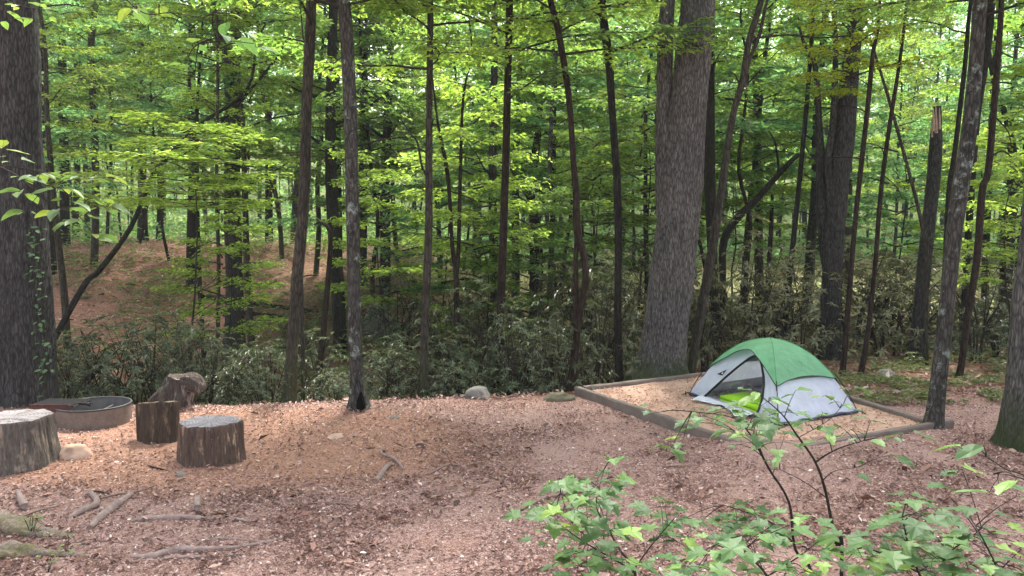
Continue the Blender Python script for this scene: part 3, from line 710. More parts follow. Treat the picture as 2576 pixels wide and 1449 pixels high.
for lp, side, gap, i in plan:
    u, Y, x = spots[i]
    k = used.get((lp, side), 0); used[(lp, side)] = k + 1
    desc, trs, keys = KINDS[i % 5]
    dep = 'deep' if Y > 33 else 'nearer'
    e = empty('tree', (x, Y, terrain(x, Y)), lab_w(f'{desc} {DISTW[min(k, 5)]} the {lp}, {side} side', f', {dep} woods'), 'tree', 'trees deep in the woods')
    t = link('trunk', trs[i % 2], e)
    c = link('crown', UNDER[keys[i % 2]][i % 3], e, (0, 0, R.uniform(0.6, 2.6) if u < 900 else R.uniform(-0.9, 1.2)))
    s = R.uniform(0.95, 1.35); c.scale = (s, s, s * R.uniform(0.9, 1.1)); e.rotation_euler = (rad(R.uniform(-3, 3)), rad(R.uniform(-4, 4)), R.random() * 6.28)

# ------------------------------------------------------------------ low leafy saplings at mid distance
LOWS = [(470, 14.5, 1.0, 0, 'wide flat spray of yellow-green leaves reaching out left of the slender brown tree'),
        (560, 16.5, 0.8, 0, 'layered bright green sapling before the stout pale grey trunk'),
        (970, 19.0, 1.0, 0, 'leafy bright sapling right of the hollow-based tree'),
        (1110, 20.0, 1.0, 2, 'cool green leafy sapling behind the forked sapling'),
        (1210, 17.5, 0.8, 0, 'yellow-green sapling left of the dark straight central tree'),
        (1330, 18.0, 0.9, 1, 'leafy sapling in front of the Y-forked dark tree'),
        (1490, 19.5, 1.0, 0, 'bright leafy sapling between the reddish twin stem and the black pole'),
        (1610, 20.0, 1.1, 0, 'yellow-green sapling close left of the big double oak'),
        (1840, 22.0, 1.0, 1, 'green leafy sapling behind the leaning trunk right of the oak'),
        (1935, 25.0, 1.2, 0, 'bright sapling high above the tent roof'),
        (2250, 20.0, 1.0, 2, 'cool green sapling left of the broken snag'),
        (2440, 19.0, 1.0, 0, 'bright leafy sapling behind the lichen-spotted tree'),
        (2550, 15.0, 0.8, 0, 'leafy sapling with pale leaves low at the far right')]
lowstem = gen_trunk(91, 4.4, 0.028, 0.06).mesh('trunk', M['twig'])
for u, Y, s, k, lab in LOWS:
    x = (u - 1288) / F * Y
    e = empty('sapling', (x, Y, terrain(x, Y)), lab, 'sapling', 'leafy saplings under the trees')
    e.rotation_euler = (0, 0, R.random() * 6.28); e.scale = (s, s, s)
    link('trunk', lowstem, e); c = link('crown', LOW[k], e, (0, 0, 3.6 if u == 470 else 0.9)); c.scale = (1.1, 1.1, .45) if u == 470 else (1, 1, 1)
def yellow_tree():
    S = px_stem([(2330, 830, 9), (2325, 600, 9), (2250, 300, 8), (2190, 100, 6)], 15.3, up_to=5.6)
    tree('maple_tree', 'young tree with a yellow leafy top hanging into the upper right of the picture', [S], 'bark_brown', [(YELLOW, tuple(at(2140, 80, 14.2) - S[0][0] - np.array([0, 0, 3.0])), 0.6, 1.0)], sides=8, flare=0.1)
yellow_tree()

# ------------------------------------------------------------------ far woods: one mass
def far_woods():
    r = np.random.default_rng(5); mb = MB()
    n = 0
    Pa, Da, Ua, La, mi = [], [], [], [], []
    for i in range(300):
        Y = 46 + 62 * r.random() ** 1.1; x = r.uniform(-0.75, 0.75) * Y
        z = terrain(x, Y); h = r.uniform(14, 25)
        rr = r.uniform(0.06, 0.18) if i % 2 else 0.05
        pts = np.array([(x, Y, z - .3), (x + r.normal(0, .2), Y, z + h * .4), (x + r.normal(0, .5), Y, z + h * .85)])
        tube(mb, pts, [rr, rr * .8, rr * .3], 5, 3, cap=False)
        nb = 34
        for k in range(nb):
            t = (k + r.random()) / nb
            lo = r.choice([0.12, 0.3])
            cz = z + h * (lo + (1 - lo) * t); a = r.random() * 6.28
            d = r.uniform(0.3, 1) * (3.4 * (1 - 0.5 * t))
            c = np.array([x + math.cos(a) * d, Y + math.sin(a) * d, cz]); m = 34
            off = r.normal(0, 1, (m, 3)) * np.array([0.85, 0.85, 0.26])
            Pa.append(c + off); Da.append(np.column_stack([r.normal(0, 1, (m, 2)), r.normal(-.2, .3, m)]))
            Ua.append(np.column_stack([r.normal(0, .45, (m, 2)), np.ones(m)])); La.append(r.uniform(.18, .42, m)); mi.append(np.full(m, i % 3))
    for i in range(1300):        # brushy floor of the distant woods
        Y = 36 + 70 * r.random() ** 1.3; x = r.uniform(-0.75, 0.75) * Y; z = terrain(x, Y); m = 40
        off = r.normal(0, 1, (m, 3)) * np.array([1.0, 1.0, 0.5]); off[:, 2] = np.abs(off[:, 2]) * r.uniform(.6, 2.2)
        Pa.append(np.array([x, Y, z]) + off); Da.append(np.column_stack([r.normal(0, 1, (m, 2)), r.normal(0, .3, m)]))
        Ua.append(np.column_stack([r.normal(0, .45, (m, 2)), np.ones(m)])); La.append(r.uniform(.14, .32, m)); mi.append(np.full(m, i % 3))
    P, D, U, L, mi = map(np.concatenate, (Pa, Da, Ua, La, mi))
    for q in range(3):
        s = mi == q
        leaves(mb, P[s], D[s], U[s], L[s], L[s] * .65, q)
    o = link('far_woods', mb.mesh('far_woods', [M['leaf_cool'], M['leaf_mid'], M['leaf_cool'], M['bark_char']]))
    tag(o, 'sunlit green woods filling the distance between the nearer trunks', 'woods', kind='stuff')
far_woods()

# ------------------------------------------------------------------ rhododendron bushes
def rhodo_mesh(seed, m, h=1.7, w=1.3, whorls=210):
    r = random.Random(seed); mb = MB(); P, D, U, L = [], [], [], []
    st = MB()
    stems = []
    for k in range(9):
        a = r.random() * 6.28; f = r.uniform(0.35, 0.95)
        e = np.array([math.cos(a) * w * f, math.sin(a) * w * f, h * r.uniform(0.5, 0.95)])
        s = np.array([[0.12 * math.cos(a), 0.12 * math.sin(a), -0.15], e * np.array([.35, .35, .45]) + np.array([r.gauss(0, .1), r.gauss(0, .1), 0]), e])
        s = catmull(s, 5); stems.append(s)
        tube(st, s, np.linspace(0.022, 0.007, len(s)), 5, 0, cap=False)
    for k in range(whorls):
        a = r.random() * 6.28; q = math.sqrt(r.random()); zz = r.uniform(0.08, 1.0)
        env = w * (1.05 - 0.75 * zz ** 2.2) * r.uniform(0.9, 1.1)
        lump = 1 + 0.28 * math.sin(3 * a + seed) + 0.15 * math.sin(5 * a + 2 * seed)
        c = np.array([math.cos(a) * env * q * lump, math.sin(a) * env * q * lump, h * zz * (1 + 0.12 * math.sin(2 * a + seed * 2))])
        ax = unit(np.array([c[0] * .6, c[1] * .6, 0.7 + 0.3 * zz])) + np.array([r.gauss(0, .25)] * 3)
        ax = unit(ax); b1 = unit(np.cross(ax, (0.3, 0.9, 0.1))); b2 = np.cross(ax, b1)
        n = r.randint(6, 9); ph = r.random() * 6
        for j in range(n):
            t = ph + j * 6.283 / n + r.gauss(0, .15)
            d = b1 * math.cos(t) + b2 * math.sin(t) + ax * r.uniform(-0.35, 0.45)
            P.append(c); D.append(d); U.append(ax + np.array([0, 0, .3])); L.append(r.uniform(0.09, 0.16))
        if r.random() < 0.35:
            s = min(stems, key=lambda s: np.linalg.norm(s[-1] - c)); i = r.randrange(4, len(s))
            tube(st, np.array([s[i], (s[i] + c) / 2 + np.array([0, 0, -.04]), c]), [0.007, 0.005, 0.003], 4, 0, cap=False)
    L = np.array(L); leaves(mb, P, D, U, L, L * 0.30, 0, 0.15, 0.22)
    return mb.mesh('foliage', m), st.mesh('stems', M['twig'])
SH = ((1.35, 1.2, 170), (2.35, 1.25, 120), (1.8, 1.5, 150))
RH = {'dark': [rhodo_mesh(3 + k, M['rhodo_dark'], *SH[k]) for k in range(3)], 'olive': [rhodo_mesh(13 + k, M['rhodo_olive'], *SH[k]) for k in range(3)]}
BUSH = [  # u, Y, scale, tint, label
    (190, 12.6, 0.75, 'dark', 'low dark rhododendron right at the foot of the massive charcoal trunk'),
    (265, 13.6, 0.95, 'dark', 'dark spreading rhododendron behind the fire ring'),
    (395, 13.0, 0.9, 'dark', 'dark bush just behind the fallen stump chunk'),
    (470, 14.2, 0.8, 'dark', 'dark grey-green rhododendron right of the fallen stump chunk'),
    (545, 13.0, 0.7, 'dark', 'low dark bush behind the grey-topped log seat'),
    (620, 13.8, 0.65, 'dark', 'dark bush below the stout pale grey trunk'),
    (675, 12.7, 0.7, 'dark', 'low dark bush left of the slender brown tree at the clearing edge'),
    (440, 18.5, 0.6, 'dark', 'sparse dark rhododendron in mid slope left of the skinny dark sapling'),
    (790, 12.9, 0.55, 'dark', 'low bush between the slender brown and hollow-based trees'),
    (955, 12.6, 0.65, 'dark', 'low bush just right of the hollow-based tree'),
    (1010, 13.6, 0.75, 'dark', 'bush left of the tree with crooked side limbs'),
    (1110, 12.9, 0.65, 'dark', 'low bush right of the tree with crooked side limbs'),
    (1175, 13.6, 0.85, 'dark', 'bush directly behind the grey rock on the clearing edge'),
    (1230, 16.0, 1.0, 'dark', 'dark bush behind and left of the dark straight central tree'),
    (1010, 22.0, 1.2, 'dark', 'black-green rhododendron right of the far grey boulder'),
    (1120, 20.5, 1.3, 'dark', 'tall black-green rhododendron behind the forked sapling'),
    (1210, 23.0, 1.3, 'dark', 'shadowy rhododendron deep behind the dark straight central tree'),
    (1300, 13.5, 0.9, 'dark', 'glossy rhododendron right of the dark straight central tree'),
    (1370, 13.2, 0.95, 'dark', 'glossy rhododendron by the twin-stemmed reddish trunk'),
    (1330, 17.5, 1.15, 'dark', 'rhododendron below the Y-forked dark tree'),
    (1420, 18.5, 1.2, 'olive', 'olive rhododendron behind the twin-stemmed reddish trunk'),
    (1495, 14.2, 1.05, 'dark', 'rhododendron left of the black pole by the oak'),
    (1520, 17.0, 1.25, 'olive', 'tall olive rhododendron behind the black pole by the oak'),
    (1600, 15.0, 1.0, 'olive', 'olive rhododendron left of the big oak'),
    (1620, 20.0, 1.3, 'olive', 'pale far rhododendron left of the big oak'),
    (1790, 15.6, 1.05, 'olive', 'olive rhododendron right of the big oak, behind the tent pad'),
    (1870, 16.6, 1.15, 'olive', 'olive rhododendron directly behind the left slope of the tent roof'),
    (1950, 17.6, 1.2, 'olive', 'olive rhododendron behind the tent peak'),
    (2020, 15.6, 1.05, 'olive', 'olive rhododendron left of the triple-stemmed grey tree'),
    (1990, 20.5, 1.2, 'olive', 'pale farther rhododendron between the slim dark trunk and the triple-stemmed tree'),
    (2150, 17.5, 1.15, 'olive', 'silvery rhododendron behind the close pair of trunks'),
    (2235, 16.8, 1.2, 'olive', 'silvery rhododendron between the close pair and the broken snag'),
    (2230, 20.5, 1.35, 'olive', 'tall silvery rhododendron farther back left of the snag'),
    (2300, 18.3, 1.45, 'olive', 'tall pale-topped rhododendron around the broken snag'),
    (2395, 17.6, 1.15, 'olive', 'olive rhododendron behind the lichen-spotted tree'),
    (2470, 15.6, 0.95, 'dark', 'dark rhododendron right of the red-brown slim trunk'),
    (2530, 16.2, 1.1, 'dark', 'dark rhododendron beside the large trunk at the right edge'),
    (2490, 20.0, 1.3, 'olive', 'olive rhododendron below the right forked tree'),
    (150, 12.2, 0.5, 'dark', 'lowest dark sprig of rhododendron against the massive charcoal trunk'),
    (330, 12.3, 0.6, 'dark', 'low dark bush at the clearing edge behind the rim of the fire ring'),
    (505, 12.3, 0.6, 'dark', 'low dark bush at the clearing edge just right of the broken stump'),
    (590, 12.2, 0.55, 'dark', 'low bush at the clearing edge behind the grey-topped log'),
    (660, 12.1, 0.55, 'dark', 'low dark bush just before the slender brown tree at the clearing edge'),
    (830, 12.2, 0.5, 'dark', 'small dark bush at the clearing edge left of the hollow-based tree'),
    (1000, 12.4, 0.5, 'dark', 'small dark bush just left of the crooked-limbed tree at the clearing edge'),
    (1140, 12.4, 0.5, 'dark', 'small glossy bush left of the domed boulder on the clearing edge'),
    (1290, 12.7, 0.6, 'dark', 'small glossy bush right of the domed boulder on the clearing edge'),
    (1395, 12.6, 0.6, 'dark', 'small glossy bush behind the flat mossy rock by the pad'),
    (740, 19.5, 0.8, 'dark', 'sparse bush behind the slender brown tree on the slope'),
    (1690, 17.5, 1.0, 'olive', 'olive rhododendron hidden behind the trunk of the big oak'),
    (1460, 22.5, 1.4, 'dark', 'tall dim rhododendron far behind the reddish twin stem'),
]
for i, (u, Y, s, k, lab) in enumerate(BUSH):
    x = (u - 1288) / F * Y
    e = empty('rhododendron_bush', (x, Y, terrain(x, Y)), lab, 'bush', 'rhododendron bushes along the woods edge')
    f, st = RH[k][(i * 7 + i // 3) % 3]
    e.rotation_euler = (0, 0, R.random() * 6.28); e.scale = (s * 1.0, s * 1.0, s * R.uniform(0.7, 1.3))
    link('foliage', f, e); link('stems', st, e)

# low undergrowth, uncountable
def undergrowth():
    mb = MB(); P, D, U, L = [], [], [], []
    def patch(n, reg, size, hmax, dens):
        c = 0
        while c < n:
            x, y = reg()
            if inpad(x, y, -0.2) or noise.noise(Vector((x * dens, y * dens, 1.5))) < -0.05: continue
            z = terrain(x, y); k = R.randint(4, 8); h = R.uniform(0.03, hmax); ph = R.random() * 6
            for j in range(k):
                a = ph + j * 6.28 / k
                P.append((x, y, z + h)); D.append((math.cos(a), math.sin(a), R.uniform(-.3, .35))); U.append((R.gauss(0, .2), R.gauss(0, .2), 1)); L.append(size * R.uniform(.6, 1.3))
            c += 1
    def rightside():
        u = R.uniform(2080, 2640); y = 11.2 + 4.6 * R.random(); return (u - 1288) / F * y, y
    patch(1500, rightside, 0.065, 0.10, 1.3)
    def back():
        y = R.uniform(14.5, 30); return R.uniform(-0.66, 0.66) * y, y
    patch(4800, back, 0.085, 0.30, 0.45)
    def bank():
        u = R.uniform(130, 1450); y = R.uniform(11.7, 14); return (u - 1288) / F * y, y
    def slope():
        y = R.uniform(14, 34); return R.uniform(-0.66, 0.05) * y, y
    patch(3800, slope, 0.15, 0.75, 0.5)
    L_ = np.array(L); leaves(mb, P, D, U, L_, L_ * 0.5, 0)
    o = link('undergrowth', mb.mesh('undergrowth', M['fern'])); tag(o, 'low green seedlings and ferns covering the woodland floor', 'undergrowth', kind='stuff')
undergrowth()

# ------------------------------------------------------------------ tent pad
def pad():
    c0 = (PA + PB + PC + PD) / 4; c0[2] = 0
    e = empty('tent_pad', c0, 'raised square bed of weathered timbers filled with orange sand under the tent', 'tent pad')
    wood = plain('weathered timber', (0.17, 0.14, 0.12), 0.95, 0.1, 0.3, 4, 0.15)
    cen = (PA + PC) / 2
    pts = [PA, PB, PC, PD]
    for i in range(4):
        a, b = pts[i].copy(), pts[(i + 1) % 4].copy()
        d = unit(b - a); inw = np.array([-d[1], d[0], 0.0])
        if inw.dot(cen - a) < 0: inw = -inw
        w, h = 0.045, 0.09
        if i == 2: a = a - d * 0.30            # near timber runs past the corner behind the tree
        else: a = a + d * (0.0 if i in (1, 3) else 0.135)
        if i in (0, 2): b = b - d * 0.0
        if i in (1, 3): a = a + d * 0.135; b = b - d * (0.135 if i == 1 else 0.0)
        c = (a + b) / 2 + inw * w - np.array([0, 0, h])
        mb = MB(); L = np.linalg.norm(b - a) / 2
        n = 14
        V = []
        for q in range(n + 1):
            p = a + (b - a) * q / n + inw * w - np.array([0, 0, h])
            for sx, sz in ((-1, -1), (1, -1), (1, .8), (.8, 1), (-.8, 1), (-1, .8)):
                jit = noise.noise(Vector((q * .9, sx * 2 + i * 5, sz * 3))) * 0.010
                V.append(p + inw * (sx * w + jit) + np.array([0, 0, sz * h + jit]))
        Fq = [(q * 6 + k, q * 6 + (k + 1) % 6, q * 6 + 6 + (k + 1) % 6, q * 6 + 6 + k) for q in range(n) for k in range(6)]
        mb.add(V, Fq, 0, False)
        for s0 in (0, n * 6): mb.add(V[s0:s0 + 6], [[0, 1, 2, 3, 4, 5]], 0, False)
        link('timber', mb.mesh('timber', wood, c0), e)
    # sand bed
    n = 40; V = []
    for i in range(n + 1):
        for j in range(n + 1):
            s, t = i / n, j / n
            p = PA * (1 - s) * (1 - t) + PB * s * (1 - t) + PC * s * t + PD * (1 - s) * t
            k = 0.97
            p = cen + (p - cen) * k
            z = 0.075 + noise.noise(Vector((p[0] * 2.5, p[1] * 2.5, 0))) * 0.012 + noise.noise(Vector((p[0] * 9, p[1] * 9, 4))) * 0.006
            V.append((p[0], p[1], z))
    Q = [(i * (n + 1) + j, i * (n + 1) + j + 1, (i + 1) * (n + 1) + j + 1, (i + 1) * (n + 1) + j) for i in range(n) for j in range(n)]
    m, nt, b = mat('pad sand')
    v = coords(nt); a1 = noise_n(nt, v, 4, 6, .7); a2 = noise_n(nt, v, 45, 5, .7)
    c = mixc(nt, 0.5, ramp(nt, a1, [(0.35, (0.30, 0.175, 0.120)), (0.65, (0.58, 0.40, 0.31))]), ramp(nt, a2, [(0.3, (0.24, 0.145, 0.105)), (0.7, (0.64, 0.46, 0.37))]))
    nt.links.new(c, b.inputs['Base Color']); b.inputs['Roughness'].default_value = 1; b.inputs['Specular IOR Level'].default_value = 0.05
    bump(nt, b, a2, 0.6, 0.015)
    link('sand', MB().add(V, Q).mesh('sand', m, c0), e)
pad()
def pad_litter():
    P, D, U, L = [], [], [], []
    while len(P) < 4200:
        x, y = R.uniform(PA[0], PC[0]), R.uniform(PD[1], PB[1])
        if not inpad(x, y, 0.12) or noise.noise(Vector((x * 1.6, y * 1.6, 2))) < R.uniform(-.5, .3): continue
        a = R.random() * 6.28
        P.append((x, y, 0.09 + 0.01 * R.random())); D.append((math.cos(a), math.sin(a), R.gauss(0, .2))); U.append((R.gauss(0, .4), R.gauss(0, .4), 1)); L.append(R.uniform(.02, .05))
    mb = MB(); L = np.array(L); leaves(mb, P, D, U, L, L * .5)
    o = link('leaf_litter', mb.mesh('leaf_litter', M['litter_orange'])); tag(o, 'few dry leaves scattered over the sandy tent pad', 'leaf litter', kind='stuff')
pad_litter()

# ------------------------------------------------------------------ tent
def tent():
    z0 = 0.085
    L, N, Rr = onplane(1735, 993, z0), onplane(1958, 1073, z0), onplane(2156, 1038, z0)
    cen = (L + Rr) / 2
    ax = unit(N - L); by = unit(Rr - N)
    a, b = np.linalg.norm(N - L) / 2, np.linalg.norm(Rr - N) / 2
    Hp = 0.87
    C = [-ax * a - by * b, ax * a - by * b, ax * a + by * b, -ax * a + by * b]     # L, N, R, far; side 0 = door
    e = empty('tent', tuple(cen), 'small dome tent with green rainfly and pale blue walls, door open, on the sandy pad', 'tent')
    PW = 2.1
    def pt(k, u, rho, off=0.0, pull=0.05):
        B = C[k] * (1 - u) + C[(k + 1) % 4] * u
        cc = 4 * u * (1 - u)
        B = B * (1 - pull * cc * (0.4 + 0.6 * math.sin(math.pi * min(1, rho))))
        h = Hp * (1 - rho ** PW)
        p = B * rho + np.array([0, 0, h])
        if off:
            nrm = unit(unit(B) * (0.35 + rho) + np.array([0, 0, 1.25 - rho]))
            p = p + nrm * off
        return p
    def wr(p, s=1.0):   # soft wrinkles in the cloth
        return (noise.noise(Vector((p[0] * 4, p[1] * 4, p[2] * 5))) * 0.010 + noise.noise(Vector((p[0] * 11, p[1] * 11, p[2] * 7))) * 0.004) * s
    # door outline in (u, height) on side 0, from photo proportions
    door = [(0.17, 0.04), (0.225, 0.20), (0.30, 0.39), (0.39, 0.55), (0.49, 0.655), (0.60, 0.69), (0.71, 0.65), (0.79, 0.54), (0.83, 0.40), (0.825, 0.25), (0.80, 0.12), (0.775, 0.04)]
    door_c = catmull(np.array([(x, y, 0) for x, y in door]), 8)[:, :2]
    poly = door_c
    def inside(u, h):
        c = False; j = len(poly) - 1
        for i in range(len(poly)):
            (x1, y1), (x2, y2) = poly[i], poly[j]
            if (y1 > h) != (y2 > h) and u < (x2 - x1) * (h - y1) / (y2 - y1 + 1e-12) + x1: c = not c
            j = i
        return c
    hr = lambda h: (1 - h / Hp) ** (1 / PW)
    def fabric(name, c, rough=0.55, tmix=0.25, spec=0.35, var=0.06):
        m, nt, bb = mat(name)
        n = noise_n(nt, coords(nt, (1, 1, .6)), 7, 4, .6)
        cc = ramp(nt, n, [(0.3, tuple(x * (1 - var) for x in c)), (0.7, tuple(x * (1 + var) for x in c))])
        nt.links.new(cc, bb.inputs['Base Color']); bb.inputs['Roughness'].default_value = rough; bb.inputs['Specular IOR Level'].default_value = spec
        v = coords(nt, (1, 1, .35)); n2 = noise_n(nt, v, 14, 3, .5)
        bump(nt, bb, n2, 0.75, 0.03)
        t = nt.nodes.new('ShaderNodeBsdfTranslucent'); nt.links.new(cc, t.inputs[0])
        mx = nd(nt, 'ShaderNodeMixShader', {0: tmix, 1: bb.outputs[0], 2: t.outputs[0]})
        nt.links.new(mx.outputs[0], nt.nodes['Material Output'].inputs[0])
        return m
    white = fabric('pale tent wall', (0.72, 0.77, 0.89), tmix=0.42)
    inner = fabric('mesh wall', (0.30, 0.31, 0.28), tmix=0.4)
    green = fabric('green fly', (0.19, 0.48, 0.255), tmix=0.38, var=0.10)
    black = plain('black webbing', (0.012, 0.012, 0.015), 0.6, 0.3, 0.3, bmp=0)
    navy = plain('navy tub floor', (0.02, 0.025, 0.05), 0.5, 0.4, 0.3, bmp=0)
    grey = fabric('grey groundsheet', (0.44, 0.43, 0.46), tmix=0.3)
    def fold(u, h, w):      # tension folds fanning out of the two staked corners
        o = 0.0
        for du in (u * w, (1 - u) * w):
            d = math.hypot(du, h)
            o += .013 * math.sin(17 * math.atan2(h, du + 1e-4)) * math.exp(-d / .45) * min(1, d / .08)
        return o
    # body walls: cloth to 0.60 of the height, mesh above (hidden under the fly)
    for k in range(4):
        mb = MB(); nu, nv = (96, 72) if k == 0 else (36, 30)
        V = []; hs = np.linspace(0.0, Hp * 0.985, nv + 1)
        for h in hs:
            for i in range(nu + 1):
                p = pt(k, i / nu, hr(h)); p = p + unit(np.array([p[0], p[1], .3])) * (wr(p, 1.6) + fold(i / nu, h, 2 * (a if k in (0, 2) else b)))
                if h < 0.15: # creases gathered towards the corners
                    p = p + unit(np.array([p[0], p[1], 0])) * 0.010 * math.sin(60 * (i / nu)) * (1 - h / .15) * abs(2 * i / nu - 1)
                V.append(p)
        F1, F2 = [], []
        for j in range(nv):
            for i in range(nu):
                u, h = (i + .5) / nu, (hs[j] + hs[j + 1]) / 2
                if k == 0 and inside(u, h): continue
                lim = 0.62 if k == 0 else 0.46
                (F1 if h < lim or (k == 0 and h < .74) else F2).append((j * (nu + 1) + i, j * (nu + 1) + i + 1, (j + 1) * (nu + 1) + i + 1, (j + 1) * (nu + 1) + i))
        mb.add(V, F1, 0); mb.add(V, F2, 1)
        link('wall', mb.mesh('wall', [white, inner]), e)
    # door trim
    mb = MB(); T = [pt(0, u, hr(h), 0.008) for u, h in door_c]
    tube(mb, T, 0.016, 6)
    link('door_zip', mb.mesh('door_zip', black), e)
    # groundsheet with its tub edge inside and the dark hem outside
    mb = MB(); n = 16
    for k in range(4):
        V = []; 
        for h in (0.0, 0.08, 0.16):
            for i in range(n + 1):
                p = pt(k, i / n, hr(h)) * np.array([0.965, 0.965, 1]); V.append(p)
        lim = 1 if k == 0 else 2
        if k == 0:
            V = [v * np.array([1, 1, .25]) for v in V]
        mb.add(V, [(j * (n + 1) + i, j * (n + 1) + i + 1, (j + 1) * (n + 1) + i + 1, (j + 1) * (n + 1) + i) for j in range(2) for i in range(n)])
    mb.add([c * 0.97 + np.array([0, 0, .004]) for c in C], [(0, 1, 2, 3)])
    link('groundsheet', mb.mesh('groundsheet', grey), e)
    mb = MB()
    for k in range(4):
        P = [pt(k, i / 20, 1.0, 0.006) + np.array([0, 0, 0.016 + 0.008 * math.sin(i * 1.3)]) for i in range(21)]
        tube(mb, P, 0.021, 6)
    link('hem', mb.mesh('hem', navy), e)
    # rainfly
    def hem(k, u):
        s = abs(2 * u - 1)
        if k == 0: return 0.47 + 0.27 * s ** 1.5
        if k == 1: return 0.735 - 0.05 * (1 - s ** 2)
        return 0.73 - 0.05 * (1 - s ** 2)
    mb = MB(); nu, nv = 40, 26; edge = []
    for k in range(4):
        V = []
        for j in range(nv + 1):
            for i in range(nu + 1):
                u = i / nu; rho = 0.012 + (hem(k, u) - 0.012) * j / nv
                lift = 0.028
                if k == 0: lift += 0.10 * (j / nv) ** 2 * (1 - abs(2 * u - 1) ** 2)
                p = pt(k, u, rho, lift, 0.03); q = noise.noise(Vector((p[0] * 5, p[1] * 5, p[2] * 3))) * .008
                V.append(p + np.array([0, 0, q]) + unit(np.array([p[0], p[1], .01])) * (wr(p, 1.1) * (j / nv) + .007 * math.sin(22 * u) * (j / nv) * abs(2 * u - 1) ** .7))
        edge += V[-(nu + 1):]
        mb.add(V, [(j * (nu + 1) + i, (j + 1) * (nu + 1) + i, (j + 1) * (nu + 1) + i + 1, j * (nu + 1) + i + 1) for j in range(nv) for i in range(nu)])
    fly = link('rainfly', mb.mesh('rainfly', green), e)
    mb = MB(); tube(mb, edge, 0.006, 5); link('fly_binding', mb.mesh('fly_binding', black), fly)
    mb = MB()
    for k in range(4):
        P = [pt(k, 0, .02 + (hem(k, 0) - .02) * t, 0.031) for t in np.linspace(0, 1, 16)]
        tube(mb, P, 0.004, 4)
    link('fly_seam', mb.mesh('fly_seam', fabric('seam green', (0.07, 0.33, 0.11))), fly)
    # poles at the corners, guy clips and stakes
    for k in range(4):
        mb = MB()
        P = [pt(k, 0, rho, 0.045 * math.sin(math.pi * (1 - rho) / .6) + .012) for rho in np.linspace(1.0, 0.70, 12)]
        tube(mb, P, 0.0065, 6)
        link('pole', mb.mesh('pole', black), e)
        mb = MB(); c = pt(k, 0, 1.0, .01); d = unit(np.array([c[0], c[1], 0]))
        tube(mb, np.array([c + d * .01 + np.array([0, 0, .03]), c + d * .05 + np.array([0, 0, .015]), c + d * .10 + np.array([0, 0, -.01])]), 0.008, 5)
        tube(mb, np.array([c + d * .05 + np.array([0, 0, .045]), c + d * .055 + np.array([0, 0, -.03])]), 0.007, 5)
        link('corner_stake', mb.mesh('corner_stake', black), e)
        mb = MB(); q = pt(k, 0, hem(k, 0), .03)
        tube(mb, np.array([q, q * np.array([1.03, 1.03, 1]) - np.array([0, 0, .05])]), 0.010, 5)
        link('fly_clip', mb.mesh('fly_clip', black), e)
    # door cloth lying in front of the doorway
    mb = MB(); V = []; n1, n2 = 22, 12
    for j in range(n2 + 1):
        for i in range(n1 + 1):
            u, t = i / n1, j / n2
            base = pt(0, 0.16 + 0.60 * u, 1.0)
            w = 0.26 * (0.55 + 0.45 * math.sin(2.5 + 5 * u)) * t
            p = base - by * (w + 0.02) + ax * 0.06 * t * math.sin(u * 7)
            z = 0.035 * (1 - t) + 0.014 + 0.022 * abs(noise.noise(Vector((u * 7, t * 5, 2)))) + 0.012 * math.sin(9 * u + 4 * t) ** 2
            V.append((p[0], p[1], z))
    mb.add(V, [(j * (n1 + 1) + i, j * (n1 + 1) + i + 1, (j + 1) * (n1 + 1) + i + 1, (j + 1) * (n1 + 1) + i) for j in range(n2) for i in range(n1)])
    link('door_flap', mb.mesh('door_flap', fabric('door cloth', (0.70, 0.74, 0.84))), e)
    # emblem patches: a small black triangle with a white curl
    def emblem(u, h, s, flip=1):
        o = pt(0, u, hr(h), 0.016); ex = unit(pt(0, u + .05, hr(h)) - pt(0, u, hr(h))); ez = unit(pt(0, u, hr(h + .05)) - pt(0, u, hr(h)))
        nrm = unit(np.cross(ex, ez)); mb = MB()
        if nrm.dot(by) > 0: nrm = -nrm
        tri = [(-1.0, -.25), (.55, -.62), (.55, .62), (.30, .60)]
        mb.add([o + ex * x * s * flip + ez * y * s + nrm * .002 for x, y in tri], [(0, 1, 2, 3)], 0, False)
        arc = [(-.28 + .40 * math.cos(t), -.62 + .50 * math.sin(t)) for t in np.linspace(-.2, 2.6, 12)]
        V = [o + ex * x * s * flip + ez * y * s + nrm * .004 for x, y in arc] + [o + ex * (x * .45 - .12) * s * flip + ez * (y * .5 - .36) * s + nrm * .004 for x, y in arc]
        mb.add(V, [(i, i + 1, 12 + i + 1, 12 + i) for i in range(11)], 1, False)
        link('emblem', mb.mesh('emblem', [black, plain('emblem white', (.8, .8, .82), .6, .2, .02, bmp=0)]), e)
    emblem(0.905, 0.135, 0.062)
    mb = MB()
    q = [(0.155, 0.36), (0.235, 0.36), (0.245, 0.45)]
    mb.add([pt(0, u, hr(h), 0.016) for u, h in q], [(0, 1, 2)], 0, False)
    cc = pt(0, 0.222, hr(0.388), 0.020); ex = ax; ez = unit(pt(0, .22, hr(.45)) - pt(0, .22, hr(.38)))
    mb.add([cc + ex * .015 * math.cos(t) + ez * .015 * math.sin(t) for t in np.linspace(0, 6.28, 13)[:-1]], [list(range(12))], 1, False)
    link('emblem', mb.mesh('emblem', [black, plain('emblem white', (.8, .8, .82), .6, .2, .02, bmp=0)]), e)
    # sleeping mat inside
    mb = MB(); V = []
    n1, n2 = 24, 12
